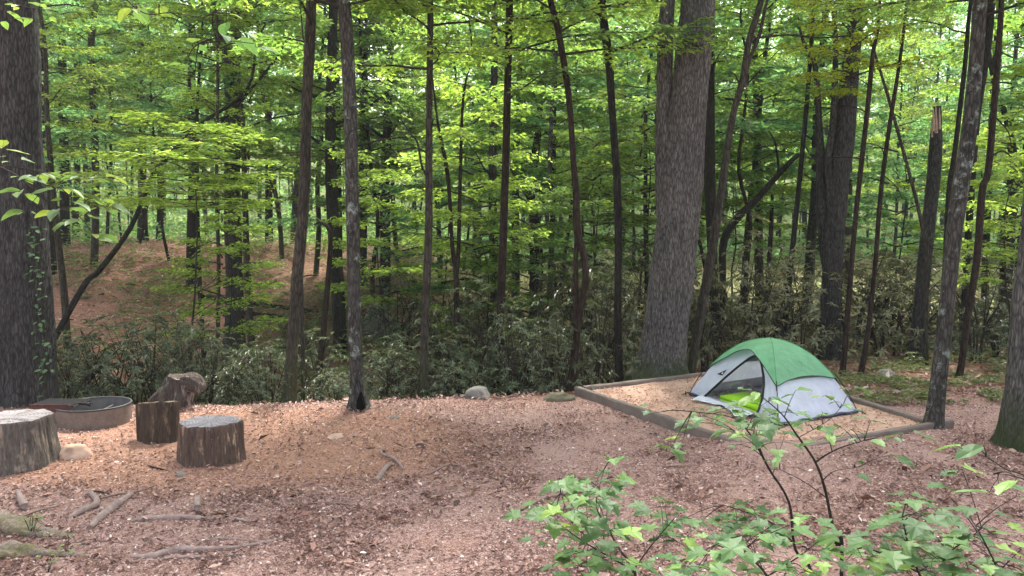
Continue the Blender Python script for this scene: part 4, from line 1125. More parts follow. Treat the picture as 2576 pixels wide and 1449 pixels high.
    for top in (1, 0):
        for j in range(n2 + 1):
            for i in range(n1 + 1):
                s, t = i / n1 * 2 - 1, j / n2 * 2 - 1
                rr = max(abs(s) ** 6 + abs(t) ** 6, 1e-6); q = 1 / max(1, rr ** (1 / 6)) 
                p = cen + ax * (s * q * 0.60 + 0.10) + by * (t * q * 0.27 - 0.34)
                bulge = 0.055 * (1 - max(abs(s), abs(t)) ** 4)
                V.append((p[0], p[1], z0 + 0.03 + (0.035 + bulge + 0.004 * math.sin(t * 22) if top else 0)))
    m1 = (n1 + 1) * (n2 + 1)
    Q = [(j * (n1 + 1) + i, j * (n1 + 1) + i + 1, (j + 1) * (n1 + 1) + i + 1, (j + 1) * (n1 + 1) + i) for j in range(n2) for i in range(n1)]
    ring = [i for i in range(n1 + 1)] + [j * (n1 + 1) + n1 for j in range(1, n2 + 1)] + [n2 * (n1 + 1) + i for i in range(n1 - 1, -1, -1)] + [j * (n1 + 1) for j in range(n2 - 1, 0, -1)]
    Q2 = [(ring[i], ring[(i + 1) % len(ring)], ring[(i + 1) % len(ring)] + m1, ring[i] + m1) for i in range(len(ring))]
    mb.add(V, Q + [tuple(x + m1 for x in reversed(q)) for q in Q] + Q2)
    o = link('sleeping_mat', mb.mesh('sleeping_mat', plain('lime mat', (0.36, 0.72, 0.012), .5, .3, .06, 6, .05)))
    tag(o, 'bright lime green sleeping mat on the floor inside the tent', 'sleeping mat')
tent()

# ------------------------------------------------------------------ fire ring
def fire_ring():
    c = front_at(238, 1085, .44); c = np.array([c[0], c[1], terrain(c[0], c[1])])
    e = empty('fire_ring', tuple(c), 'round rusty steel fire ring with a swing grate at the clearing edge', 'fire ring')
    rust, nt, b = mat('rusty steel')
    n = noise_n(nt, coords(nt), 9, 6, .7); n2 = noise_n(nt, coords(nt), 70, 3)
    cc = mixc(nt, 0.35, ramp(nt, n, [(0.3, (0.11, 0.085, 0.075)), (0.7, (0.24, 0.185, 0.155))]), ramp(nt, n2, [(0.3, (0.08, 0.055, 0.045)), (0.7, (0.26, 0.20, 0.165))]))
    nt.links.new(cc, b.inputs['Base Color']); b.inputs['Roughness'].default_value = .8; bump(nt, b, n2, .3, .01)
    soot = plain('sooty steel', (0.10, 0.095, 0.095), .7, .3, .5, 6)
    dark = plain('dark rim', (0.03, 0.028, 0.03), .6, .4, .3)
    Rr, H, n = 0.44, 0.225, 72
    def rings(prof, mi, mb):
        V = [(r * math.cos(t), r * math.sin(t), z) for r, z in prof for t in np.arange(n) * 6.2831853 / n]
        mb.add(V, [(j * n + i, j * n + (i + 1) % n, (j + 1) * n + (i + 1) % n, (j + 1) * n + i) for j in range(len(prof) - 1) for i in range(n)], mi)
    mb = MB(); rings([(Rr, -.06), (Rr, .1), (Rr, H)], 0, mb); rings([(Rr - .012, H), (Rr - .012, .1), (Rr - .012, -.02)], 1, mb)
    link('ring_wall', mb.mesh('ring_wall', [rust, soot]), e)
    mb = MB(); rings([(Rr + .006, H - .012), (Rr + .012, H), (Rr + .004, H + .010), (Rr - .014, H + .008), (Rr - .018, H - .010)], 0, mb)
    link('rim', mb.mesh('rim', dark), e)
    mb = MB(); V = []
    for j in range(14):
        for i in range(n):
            r = (Rr - .014) * (1 - j / 13.5); t = i * 6.2831853 / n
            V.append((r * math.cos(t), r * math.sin(t), .045 + .05 * (j / 13) + .03 * noise.noise(Vector((r * 6 * math.cos(t), r * 6 * math.sin(t), 3)))))
    mb.add(V, [(j * n + i, j * n + (i + 1) % n, (j + 1) * n + (i + 1) % n, (j + 1) * n + i) for j in range(13) for i in range(n)])
    link('ash', mb.mesh('ash', plain('grey ash', (0.20, 0.195, 0.195), 1, 0, .6, 9, .6)), e)
    # swing grate over the near left side
    g = empty('cooking_grate', (0, 0, 0), None, None); g.parent = e
    red = plain('rusted grate', (0.075, 0.028, 0.024), .7, .3, .6, 18, .3)
    bk = plain('sooty bar', (0.018, 0.016, 0.016), .8, .2, .4)
    mb = MB(); cx, cy, hx, hy, gz = -0.36, -0.12, 0.27, 0.20, H + .045
    for i in range(13):
        y = cy - hy + 2 * hy * i / 12
        tube(mb, np.array([(cx - hx, y, gz), (cx + hx, y, gz)]), .009, 6)
    for x in (-hx, 0, hx): tube(mb, np.array([(cx + x, cy - hy, gz - .012), (cx + x, cy + hy, gz - .012)]), .012, 6)
    link('grate_bars', mb.mesh('grate_bars', bk), g)
    mb = MB()
    for y0, zt in ((cy - hy - .008, .0),):
        V = [(cx - hx, y0, gz + .02), (cx + hx * .8, y0, gz + .02), (cx + hx, y0, gz - .02), (cx + hx * .9, y0, gz - .075), (cx - hx, y0, gz - .075)]
        V += [(x, y + .006, z) for x, y, z in V]
        mb.add(V, [[0, 1, 2, 3, 4], [9, 8, 7, 6, 5]], 0, False); mb.add(V, [(i, (i + 1) % 5, 5 + (i + 1) % 5, 5 + i) for i in range(5)], 0, False)
    link('grate_apron', mb.mesh('grate_apron', red), g)
    mb = MB(); tube(mb, np.array([(cx + hx, cy - hy * .3, gz), (cx + hx + .10, cy - hy * .4, gz + .0), (cx + hx + .15, cy - hy * .4, gz - .01)]), [.016, .02, .026], 8)
    link('grate_handle', mb.mesh('grate_handle', bk), g)
    mb = MB(); tube(mb, np.array([(-.44, -.28, -.05), (-.44, -.28, gz)]), .018, 8); tube(mb, np.array([(-.44, -.28, .09), (-.24, -.45, .095)]), .012, 6)
    link('grate_post', mb.mesh('grate_post', red), g)
    for k, (dx, dy, dx2, dy2, m, lab) in enumerate(((0.02, -.12, .22, .06, 'rock_grey', 'pale half-burnt stick propped inside the fire ring'), (.10, -.10, .26, -.06, 'stick_dark', 'black charred stick lying in the fire ring ash'))):
        mb = MB(); tube(mb, catmull(np.array([(dx, dy, .095), ((dx + dx2) / 2, (dy + dy2) / 2, .13 + .015 * (k == 0)), (dx2, dy2, .10 + .10 * (k == 0))]), 4), [.016] * 4 + [.013] * 4 + [.010], 7)
        o = link('firewood', mb.mesh('firewood', M[m]), None, tuple(c)); tag(o, lab, 'firewood', 'sticks in the fire ring')
fire_ring()

# ------------------------------------------------------------------ log seats and stumps
def wood_side(name, dark, light, streak):
    m, nt, b = mat(name)
    v = coords(nt, (1, 1, .17)); n1 = noise_n(nt, v, 16, 6, .75); n2 = noise_n(nt, coords(nt, (1, 1, .25)), 8, 5, .7); n3 = noise_n(nt, v, 50, 4, .7)
    c = ramp(nt, n1, [(0.3, dark), (0.7, light)])
    c = mixc(nt, ramp(nt, n2, [(0.57, (0, 0, 0)), (0.63, (1, 1, 1))]), c, streak)
    c = mixc(nt, .5, c, ramp(nt, n3, [(.35, (.30,) * 3), (.65, (1.25,) * 3)]), 'MULTIPLY')
    nt.links.new(c, b.inputs['Base Color']); b.inputs['Roughness'].default_value = .95; b.inputs['Specular IOR Level'].default_value = .1
    h = nd(nt, 'ShaderNodeMath', {0: n1, 1: n3}, operation='ADD').outputs[0]
    bump(nt, b, h, .9, .03)
    return m
def wood_top(name, c1, c2):
    m, nt, b = mat(name)
    v = coords(nt)
    w = nd(nt, 'ShaderNodeTexWave', {'Vector': v, 'Scale': 9.0, 'Distortion': 2.5, 'Detail': 3.0}, wave_type='RINGS', rings_direction='Z').outputs['Fac']
    n = noise_n(nt, v, 10, 6, .7)
    c = mixc(nt, .45, ramp(nt, n, [(.3, c1), (.7, c2)]), ramp(nt, w, [(0, tuple(x * .7 for x in c1)), (1, c2)]))
    sx = nd(nt, 'ShaderNodeSeparateXYZ', {0: v})
    an = nd(nt, 'ShaderNodeMath', {0: sx.outputs[1], 1: sx.outputs[0]}, operation='ARCTAN2').outputs[0]
    cb = nd(nt, 'ShaderNodeCombineXYZ', {0: nd(nt, 'ShaderNodeMath', {0: an, 1: 3.2}, operation='MULTIPLY').outputs[0], 1: n})
    cr = nd(nt, 'ShaderNodeTexVoronoi', {'Vector': cb.outputs[0], 'Scale': 1.0}, feature='DISTANCE_TO_EDGE').outputs['Distance']
    c = mixc(nt, .85, c, ramp(nt, cr, [(0, (.2,) * 3), (.05, (1, 1, 1))]), 'MULTIPLY')
    c = mixc(nt, .6, c, ramp(nt, noise_n(nt, v, 4, 5, .7), [(.35, (.55, .52, .5)), (.65, (1.15, 1.12, 1.1))]), 'MULTIPLY')
    nt.links.new(c, b.inputs['Base Color']); b.inputs['Roughness'].default_value = .9; bump(nt, b, n, .6, .02)
    return m
def log_round(name, label, loc, r, h, side, top, seed, poly=None, taper=0.06, tilt=(0, 0), rz=0, crack=False, group='log seats round the fire ring'):
    e = empty(name, loc, label, 'log', group)
    e.rotation_euler = (tilt[0], tilt[1], rz)
    n = 120; rr = random.Random(seed)
    ph = [rr.random() * 6.28 for _ in range(4)]
    def rad_at(t, z):
        k = 1 + .05 * math.sin(2 * t + ph[0]) + .035 * math.sin(3 * t + ph[1]) + .02 * math.sin(7 * t + ph[2])
        if poly:
            seg = 6.28318 / poly; q = ((t + ph[3]) % seg) - seg / 2
            k *= (math.cos(seg / 2) / math.cos(q)) ** .7 * 1.05
        k += .030 * (abs(math.sin(9 * t + 2.5 * noise.noise(Vector((math.cos(t) * 2, math.sin(t) * 2, z * 2 + seed))))) - .5) * (1 if z < h * .97 else .6)
        k += .022 * noise.noise(Vector((math.cos(t) * 16, math.sin(t) * 16, z * 3 + seed)))
        k += .018 * noise.noise(Vector((math.cos(t) * 9, math.sin(t) * 9, z * 1.5 + seed))) + .03 * noise.noise(Vector((math.cos(t) * 3, math.sin(t) * 3, z * 2 + seed)))
        return r * k * (1 + taper * (1 - z / h) ** 1.6)
    zs = list(np.linspace(-.05, h - .012, 22)) + [h]
    V = []
    for z in zs:
        sh = .965 if z == h else 1.0
        for i in range(n):
            t = i * 6.2831853 / n; q = rad_at(t, max(0, z)) * sh
            V.append((q * math.cos(t), q * math.sin(t), z + (.012 * noise.noise(Vector((math.cos(t) * 3, math.sin(t) * 3, seed))) if z > h * .8 else 0)))
    mb = MB(); nz = len(zs)
    mb.add(V, [(j * n + i, j * n + (i + 1) % n, (j + 1) * n + (i + 1) % n, (j + 1) * n + i) for j in range(nz - 1) for i in range(n)])
    link('bark', mb.mesh('bark', side), e)
    mb = MB(); T = []; m = 9
    for j in range(m):
        for i in range(n):
            s = 1 - j / (m - .6); p = np.array(V[(nz - 1) * n + i]); x, y = p[0] * s, p[1] * s
            z = h + (p[2] - h) * s + (.010 * noise.noise(Vector((x * 9, y * 9, seed))) if j else 0)
            if crack and abs(y - (-.24 * r * 1.6) - .03 * math.sin(x * 14)) < .022 and abs(x) < .75 * r: z -= .045
            T.append((x, y, z + .002))
    mb.add(T, [(j * n + i, j * n + (i + 1) % n, (j + 1) * n + (i + 1) % n, (j + 1) * n + i) for j in range(m - 1) for i in range(n)])
    mb.add(T[(m - 1) * n:], [list(range(n))], 0)
    link('cut_top', mb.mesh('cut_top', top), e)
    return e
side_grey = wood_side('grey log bark', (0.050, 0.044, 0.039), (0.20, 0.170, 0.145), (0.30, 0.24, 0.19))
side_brown = wood_side('brown log bark', (0.060, 0.042, 0.034), (0.21, 0.145, 0.115), (0.48, 0.34, 0.23))
side_dark = wood_side('dark log bark', (0.035, 0.025, 0.019), (0.120, 0.084, 0.064), (0.20, 0.14, 0.09))
side_stump = wood_side('weathered stump', (0.040, 0.033, 0.029), (0.150, 0.118, 0.100), (0.34, 0.29, 0.26))
top_grey = wood_top('grey cut wood', (0.19, 0.185, 0.20), (0.34, 0.32, 0.335))
top_pale = wood_top('pale cut wood', (0.21, 0.19, 0.19), (0.37, 0.34, 0.34))
top_yel = wood_top('yellow cut wood', (0.16, 0.11, 0.065), (0.30, 0.22, 0.14))
def gz(p): return (p[0], p[1], terrain(p[0], p[1]))
p = front_at(531, 1180, .30); log_round('log_round', 'squat log seat with a flat grey top and a pale torn streak down its side', gz(p), .305, .42, side_brown, top_grey, 4, poly=6, taper=.05)
p = front_at(401, 1124, .24); log_round('log_round', 'dark mossy log seat with a yellowish top edge, tilted, between the ring and grey-topped log', gz(p), .245, .43, side_dark, top_yel, 9, poly=5, taper=-.03, tilt=(rad(-11), rad(-3)))
p = front_at(34, 1197, .40); log_round('log_round', 'largest log seat at the left edge, bleached cracked top and flaring sides', gz(p), .37, .50, side_grey, top_pale, 14, poly=7, taper=.20, crack=True)

def stump_chunk():
    base = onplane(450, 1022, 0)
    b = np.array([base[0], base[1], terrain(base[0], base[1])])
    e = empty('broken_stump', tuple(b), 'weathered broken stump chunk with a hooked root lying at the bushes behind the logs', 'stump')
    # flaring body, a hooked root stub to the right, a foot on the ground to the left
    def rf(PP, ang):
        K = np.ones((len(PP), len(ang)))
        for i in range(len(PP)):
            for j, a in enumerate(ang):
                q = noise.noise(Vector((math.cos(a) * 1.6, math.sin(a) * 1.6, PP[i][2] * 3)))
                K[i, j] += .07 * math.sin(11 * a + 5 * q) + .30 * q + .10 * noise.noise(Vector((math.cos(a) * 6, math.sin(a) * 6, PP[i][2] * 9)))
        return K
    for nm, pts, r0 in (('body', [(-.06, 0, -.10), (-.04, 0, .08), (.02, 0, .26), (.055, 0, .42)], [.31, .25, .205, .185]),
                        ('root', [(.08, -.03, .33), (.22, -.07, .36), (.32, -.10, .30), (.34, -.11, .23)], [.13, .125, .095, .06]),
                        ('root', [(-.10, -.05, .16), (-.25, -.09, .08), (-.40, -.10, -.02)], [.17, .12, .06])):
        Q = catmull(np.column_stack([np.array(pts), r0]), 8)
        mb = MB(); tube(mb, Q[:, :3], Q[:, 3], 48, 0, rf)
        link(nm, mb.mesh(nm, side_stump), e)
stump_chunk()

# ------------------------------------------------------------------ rocks
def rock(label, loc, s, m, seed, name='rock'):
    import bmesh
    bm = bmesh.new(); bmesh.ops.create_icosphere(bm, subdivisions=4, radius=1)
    for v in bm.verts:
        q = v.co.copy(); k = 1 + .30 * noise.noise(q * 1.1 + Vector((seed, 0, 0))) + .10 * noise.noise(q * 3 + Vector((0, seed, 0)))
        q = q * k
        for d in (Vector((.3, -.8, .5)), Vector((-.7, -.2, .6)), Vector((.8, .2, .5)), Vector((0, 0, 1))):
            dd = d.normalized(); t = q.dot(dd) - .78
            if t > 0: q -= dd * t * .8
        v.co = (q.x * s[0], q.y * s[1], q.z * s[2])
    me = bpy.data.meshes.new(name); bm.to_mesh(me); bm.free()
    for p in me.polygons: p.use_smooth = True
    me.materials.append(M[m])
    o = link(name, me, None, loc); o.rotation_euler = (0, 0, seed)
    return tag(o, label, 'rock', 'rocks round the clearing')
def on(u, v, dz=0.0):
    p = ground(u, v); return (p[0], p[1], terrain(p[0], p[1]) + dz)
rock('smooth tan rock half buried beside the largest log seat', on(190, 1150, .02), (.20, .14, .14), 'rock', .3)
rock('domed grey-green boulder on the clearing edge right of the hollow-based tree', on(1205, 1003, .03), (.24, .18, .18), 'rock_grey', 2.1)
rock('flat mossy rock beside the left corner of the tent pad', on(1405, 1008, .02), (.24, .14, .11), 'rock_moss', 3.4)
rock('pale flat stone lying on the orange clay right of the grey-topped log', on(846, 1100, .005), (.13, .08, .04), 'rock', 1.2)
rock('small dark stone on the leaf litter in front of the hollow-based tree', on(992, 1052, .01), (.07, .05, .035), 'rock_grey', 5.2)
rock('reddish flat stone at the clearing edge behind the bushes left of the slender brown tree', on(685, 1005, .02), (.22, .16, .12), 'rock', 4.4)
rock('large pointed grey boulder far back on the slope right of the hollow-based tree', (at(950, 740, 23)[0], 23, terrain(at(950, 740, 23)[0], 23) + .35), (.42, .4, .75), 'rock_grey', 6.1, 'boulder')
rock('pale rock by the roots of the large trunk at the right edge', on(2545, 1140, .01), (.05, .04, .04), 'rock', 2.7)
rock('low rock-shaped pile of brush debris behind the right timber of the tent pad', on(2230, 945, .02), (.22, .15, .10), 'rock_grey', 7.7)  # rock mesh standing in for a pile of debris and brush
rock('small grey pebble sunk in clay between the largest log and the dark log', on(455, 1195, .003), (.06, .05, .025), 'rock_grey', 8.3)

# ------------------------------------------------------------------ roots, logs and sticks on the ground
def lying(name, label, cat, pts, w, m, group=None, lift=0.0, sides=8, rough=.12, twig=None):
    P = []
    for u, v in pts:
        g = ground(u, v); P.append((g[0], g[1], terrain(g[0], g[1]) + lift))
    P = catmull(np.array(P), 5)
    ws = np.interp(np.linspace(0, 1, len(P)), np.linspace(0, 1, len(w)), w)
    r = np.array([a * .43 * P[i][1] / F * (1 + .25 * noise.noise(Vector((i * .6, a, 3)))) for i, a in enumerate(ws)])
    P[:, 2] += r * (.12 if name == 'root' else .45)
    seed = R.random() * 30
    def rf(PP, ang):
        return np.array([[1 + rough * 1.6 * noise.noise(Vector((p[0] * 3 + seed + math.cos(a), p[1] * 3, math.sin(a) * 1.5))) for a in ang] for p in PP])
    mb = MB(); b = P[0].copy(); tube(mb, P, r, sides, 0, rf)
    if twig is not None:
        for tp in twig:
            Q = catmull(np.array([np.array(on(u, v, lift + .02)) for u, v in tp]), 4)
            tube(mb, Q, np.linspace(r[0] * .5, r[0] * .2, len(Q)), 6, 0)
    o = link(name, mb.mesh(name, M[m], b), None, tuple(b))
    return tag(o, label, cat, group)
GR = 'sticks and roots on the ground'
lying('driftwood', 'stubby pale grey piece of gnarled wood with a knot, in mid clearing', 'wood piece', [(944, 1214), (958, 1200), (972, 1182), (985, 1172)], [18, 20, 18, 12], 'root', GR)
lying('stick', 'thin wriggling root sticking up above the gnarled wood piece', 'stick', [(1015, 1192), (1003, 1175), (985, 1160), (962, 1150), (958, 1136)], [5, 9, 9, 7, 5], 'root', GR, .03)
lying('stick', 'brown bowed stick lying right of the gnarled wood piece', 'stick', [(1052, 1202), (1085, 1192), (1125, 1176), (1175, 1174)], [4, 8, 9, 4], 'stick', GR, .005)
lying('branch', 'long bent branch at the left tip of the foreground maple leaves', 'branch', [(1265, 1306), (1310, 1285), (1370, 1262), (1430, 1247), (1490, 1240)], [6, 9, 12, 12, 8], 'stick', GR, .01, twig=[[(1385, 1258), (1405, 1238), (1420, 1222)]])
lying('log', 'short grey log piece pointing away, on the litter at lower left', 'log', [(225, 1335), (262, 1302), (300, 1272), (330, 1250)], [20, 26, 26, 20], 'root', GR)
lying('root', 'arched grey root left of the short log piece', 'root', [(170, 1312), (215, 1290), (245, 1275), (232, 1250), (215, 1252)], [12, 22, 20, 16, 8], 'root', GR, .02)
lying('stick', 'pale curved stick running right from the arched root', 'stick', [(262, 1262), (290, 1252), (340, 1245), (388, 1230)], [7, 8, 8, 4], 'stick', GR, .02)
lying('stick', 'dark flat twig above the arched root at lower left', 'stick', [(222, 1242), (250, 1245), (285, 1252)], [4, 7, 5], 'stick_dark', GR, .01)
lying('root', 'low mossy root lying below the upright stub in the left foreground', 'root', [(335, 1316), (385, 1310), (440, 1306), (490, 1306), (540, 1312)], [14, 24, 26, 20, 10], 'root', GR)
lying('root', 'small upright root stub poking out of the litter at left centre', 'root', [(497, 1296), (497, 1282), (500, 1268)], [20, 20, 14], 'root', GR, .06)
lying('root', 'short pale stub of wood near the left edge below the largest log', 'root', [(62, 1288), (54, 1270), (46, 1252)], [20, 22, 14], 'root', GR, .04)
lying('stick', 'thin brown stick below the pale stub near the left edge', 'stick', [(40, 1312), (90, 1296), (148, 1282)], [5, 8, 5], 'stick', GR, .02)
lying('stick', 'pale whitish stick right of the low mossy root', 'stick', [(578, 1308), (600, 1312), (632, 1320)], [7, 10, 6], 'root', GR, .01)
lying('root', 'long twisted surface root stretching across the lower left foreground', 'root', [(330, 1402), (385, 1402), (440, 1390), (520, 1388), (600, 1380), (680, 1365), (740, 1352)], [14, 26, 30, 24, 16, 10, 4], 'root', GR)
lying('root', 'thin surface root running parallel below the long twisted root', 'root', [(385, 1412), (450, 1408), (530, 1402), (610, 1400)], [8, 14, 12, 5], 'root', GR)
lying('root', 'thin surface root running just above the long twisted root', 'root', [(470, 1372), (540, 1362), (590, 1360), (650, 1368)], [6, 13, 12, 5], 'root', GR)
lying('root', 'thick moss-covered root spreading from the lower left corner', 'root', [(-60, 1318), (20, 1330), (90, 1345), (150, 1352), (205, 1368)], [110, 84, 60, 40, 14], 'root_moss', GR, -.035, 24, .55)
lying('root', 'second mossy root mound along the bottom left corner', 'root', [(-60, 1400), (40, 1395), (120, 1396), (220, 1398), (330, 1402)], [100, 76, 58, 42, 14], 'root_moss', GR, -.045, 24, .55)
lying('stick', 'small black charred twig on the clay in front of the dark log', 'stick', [(370, 1176), (390, 1182), (415, 1186)], [3, 6, 4], 'stick_dark', GR, .01)
lying('stick', 'thin stick on the litter below the bowed stick in mid clearing', 'stick', [(760, 1272), (820, 1268), (880, 1276), (930, 1290)], [3, 5, 5, 3], 'stick', GR, .01)
lying('stick', 'short twig on the bare ground left of the maple leaves, below the pad timber', 'stick', [(1665, 1178), (1700, 1176), (1760, 1174)], [4, 6, 4], 'stick', GR, .01)
lying('stick', 'pale crooked twig on the litter under the maple sapling stems', 'stick', [(2300, 1372), (2340, 1362), (2400, 1366)], [4, 6, 4], 'root', GR, .01)
lying('fallen_log', 'dark fallen log lying across the slope right of the skinny saplings', 'log', [(510, 752), (560, 760), (640, 770), (715, 782), (800, 790)], [12, 14, 14, 12, 10], 'bark_dark', 'fallen logs on the slope', .05)
lying('fallen_log', 'second thinner fallen log below the first on the slope', 'log', [(560, 790), (640, 796), (720, 805)], [10, 12, 9], 'bark_dark', 'fallen logs on the slope', .05)

for k in range(16):
    u, v = R.uniform(190, 900), R.uniform(690, 850)
    a, l = R.uniform(-.5, .5), R.uniform(25, 70)
    g = ground(u, v)
    if g[1] < 13: continue
    lying('stick', 'fallen dead stick among the leaves on the rising slope', 'stick', [(u, v), (u + l * .5, v + a * l * .3 - 3), (u + l, v + a * l * .5)], [3, 4, 2], R.choice(('stick', 'bark_dark')), 'dead sticks on the slope', .05)

# ------------------------------------------------------------------ creeper on the massive trunk
def creeper():
    mb = MB(); st = MB(); b = at(112, 860, 11.0)
    P = [at(u, v, 11.13) for u, v in ((118, 990), (118, 870), (108, 800), (104, 720), (96, 640), (92, 580))]
    Q = catmull(np.array(P), 8); tube(st, Q, .008, 5, 0)
    for k in range(75):
        q = Q[R.randrange(len(Q))] + np.array([R.gauss(0, .05), -.02 - .05 * R.random(), R.gauss(0, .05)])
        a = R.uniform(-2.6, -.5); shaped_leaf(mb, 'oval', q, (math.cos(a), math.sin(a), R.uniform(-.5, .1)), (R.gauss(0, .3), -.5, 1), R.uniform(.05, .10))
    e = empty('creeper_vine', tuple(b), 'thin creeper vine with small leaves clinging to the massive charcoal trunk', 'vine')
    link('stem', st.mesh('stem', M['twig'], b), e); link('leaves', mb.mesh('leaves', M['leaf_cool'], b), e)
creeper()

# ------------------------------------------------------------------ foreground maples and near branches
def leafy(name, label, cat, stems, clusters, depth, kind, lm, size, group=None, base_ext=None, tilt=.13, twm='twig_green'):
    """stems: list of [(u, v, w)...] at a depth; clusters: (u, v, n, spread px, ddepth)"""
    st = MB(); lf = MB(); nodes = []
    first = None
    for si, pts in enumerate(stems):
        P = np.array([at(u, v, depth + (q[0] if q else 0)) for u, v, w, *q in pts]); r = [w * .36 * depth / F for _, _, w, *q in pts]
        if si == 0 and base_ext:
            g = P[0] + np.array(base_ext) * 1.0; g = np.array([g[0], g[1], terrain(g[0], g[1]) - .03])
            P = np.vstack([g, P]); r = [r[0] * 1.25] + r
        Q = catmull(np.column_stack([P, r]), 6)
        tube(st, Q[:, :3], Q[:, 3], 7, 0); nodes += [q[:3] for q in Q]
        if first is None: first = P[0]
    nodes = np.array(nodes)
    for u, v, n, sp, dd in clusters:
        c = at(u, v, depth + dd)
        j = int(np.argmin(np.linalg.norm(nodes - c - np.array([0, 0, -.02]), axis=1)))
        mid = (nodes[j] + c) / 2 + np.array([0, 0, .008])
        tube(st, catmull(np.array([nodes[j], mid, c]), 4), np.linspace(.0022, .0010, 9), 5, 0, cap=False)
        base_dir = c - nodes[j]; ba = math.atan2(base_dir[1], base_dir[0])
        for k in range(n):
            a = ba + (k - (n - 1) / 2) * 6.28 / max(n, 3) * .8 + R.gauss(0, .3)
            off = sp * depth / F * R.uniform(.2, 1.0)
            p = c + np.array([math.cos(a) * off, math.sin(a) * off * 1.3, R.gauss(0, .012)])
            d = np.array([math.cos(a), math.sin(a), R.uniform(-.20, .10)])
            shaped_leaf(lf, kind, p, d, (R.gauss(0, tilt), R.gauss(0, tilt), 1), size * R.uniform(.42, .98), 0, R.uniform(.08, .45), R.uniform(.05, .28))
            tube(st, np.array([c, (c + p) / 2 + np.array([0, 0, .004]), p]), .0008, 4, 0, cap=False)
    e = empty(name, tuple(first), label, cat, group)
    link('stem', st.mesh('stem', M[twm], first), e); link('leaves', lf.mesh('leaves', M[lm], first), e)
    return e
GM = 'young maples in the foreground'
def cl(u0, v0, u1, v1, n, lo=2, hi=4, sp=30, dd=.35):
    return [(R.uniform(u0, u1), R.uniform(v0, v1), R.randint(lo, hi) + 1, sp * 1.35, R.uniform(-dd, dd)) for _ in range(n)]
leafy('maple_sapling', 'tallest dark-stemmed maple sapling in the foreground, its stem forking below the tent', 'sapling',
      [[(2118, 1395, 13), (2106, 1372, 12), (2090, 1300, 11), (2074, 1225, 10), (2050, 1160, 9), (2005, 1095, 7), (1965, 1040, 5), (1900, 985, 3)],
       [(2052, 1162, 7), (2082, 1142, 6), (2120, 1124, 5), (2175, 1108, 3)], [(2070, 1208, 4), (2100, 1185, 3), (2160, 1175, 2)], [(2076, 1250, 4), (2020, 1210, 3), (1950, 1175, 2)], [(2010, 1100, 3), (2080, 1060, 2), (2120, 1020, 2)]],
      [(1905, 985, 3, 22, 0), (1870, 968, 2, 18, 0), (1935, 1000, 2, 22, 0), (2000, 985, 2, 16, .1), (2085, 1000, 2, 20, .1), (2140, 985, 2, 16, .1), (2120, 1020, 3, 20, 0), (2065, 1055, 3, 26, 0),
       (2175, 1100, 3, 34, 0), (2140, 1080, 3, 34, .1), (2080, 1100, 3, 34, 0), (2100, 1065, 2, 28, .2), (2190, 1060, 2, 20, .1), (2030, 1070, 3, 30, .1), (2150, 1170, 2, 28, 0), (1960, 1160, 2, 30, 0), (2230, 1110, 3, 34, .1), (2290, 1090, 3, 30, .1), (2240, 1145, 2, 26, .1)],
      2.9, 'oval', 'leaf_maple', .085, GM, (0.02, .05, -1))
leafy('maple_sapling', 'maple sapling with a slanting dark stem, left of the tallest one', 'sapling',
      [[(2045, 1475, 12), (2000, 1380, 10), (1985, 1265, 9), (1935, 1180, 8), (1885, 1090, 6), (1840, 1050, 4), (1740, 1035, 3)],
       [(1930, 1172, 5), (1900, 1110, 4), (1850, 1085, 3)], [(2000, 1370, 6), (1950, 1320, 5), (1880, 1290, 4), (1820, 1270, 3)]],
      cl(1700, 1020, 1960, 1075, 12, 2, 3, 32) + cl(1850, 1085, 1990, 1130, 6, 2, 3, 34) + [(1690, 1125, 3, 26, 0), (1720, 1100, 2, 20, 0), (1640, 1040, 2, 20, 0)] + cl(1680, 1260, 1920, 1330, 8, 2, 4, 38),
      3.1, 'maple', 'leaf_maple', .086, GM, (0.0, .05, -1))
leafy('maple_sapling', 'bushy low maple with broad lobed leaves at the left of the foreground greenery', 'sapling',
      [[(1600, 1500, 12), (1585, 1420, 10), (1560, 1385, 8), (1530, 1330, 6), (1500, 1270, 4), (1520, 1180, 3)], [(1585, 1430, 7), (1480, 1370, 5), (1390, 1310, 3), (1330, 1300, 2)], [(1590, 1440, 6), (1640, 1370, 5), (1700, 1300, 3)], [(1560, 1380, 4), (1450, 1330, 3), (1410, 1240, 2)]],
      cl(1400, 1190, 1600, 1260, 9, 2, 3, 30) + cl(1330, 1270, 1560, 1340, 10, 2, 4, 38) + cl(1340, 1340, 1560, 1450, 9, 2, 4, 44) + cl(1540, 1270, 1720, 1440, 10, 2, 4, 42) + [(1545, 1150, 3, 18, 0), (1460, 1205, 3, 26, 0)],
      2.75, 'maple', 'leaf_maple', .088, GM, (0.0, .05, -1))
leafy('maple_sapling', 'low spreading maple along the bottom edge, centre right', 'sapling',
      [[(1950, 1520, 10), (1930, 1450, 9), (1880, 1400, 7), (1800, 1370, 4)], [(1930, 1450, 6), (2010, 1400, 5), (2060, 1360, 3)]],
      cl(1720, 1345, 2060, 1450, 17, 2, 4, 44) + cl(1800, 1300, 2020, 1350, 6, 2, 3, 36),
      2.6, 'maple', 'leaf_maple', .084, GM, (0.0, .05, -1))
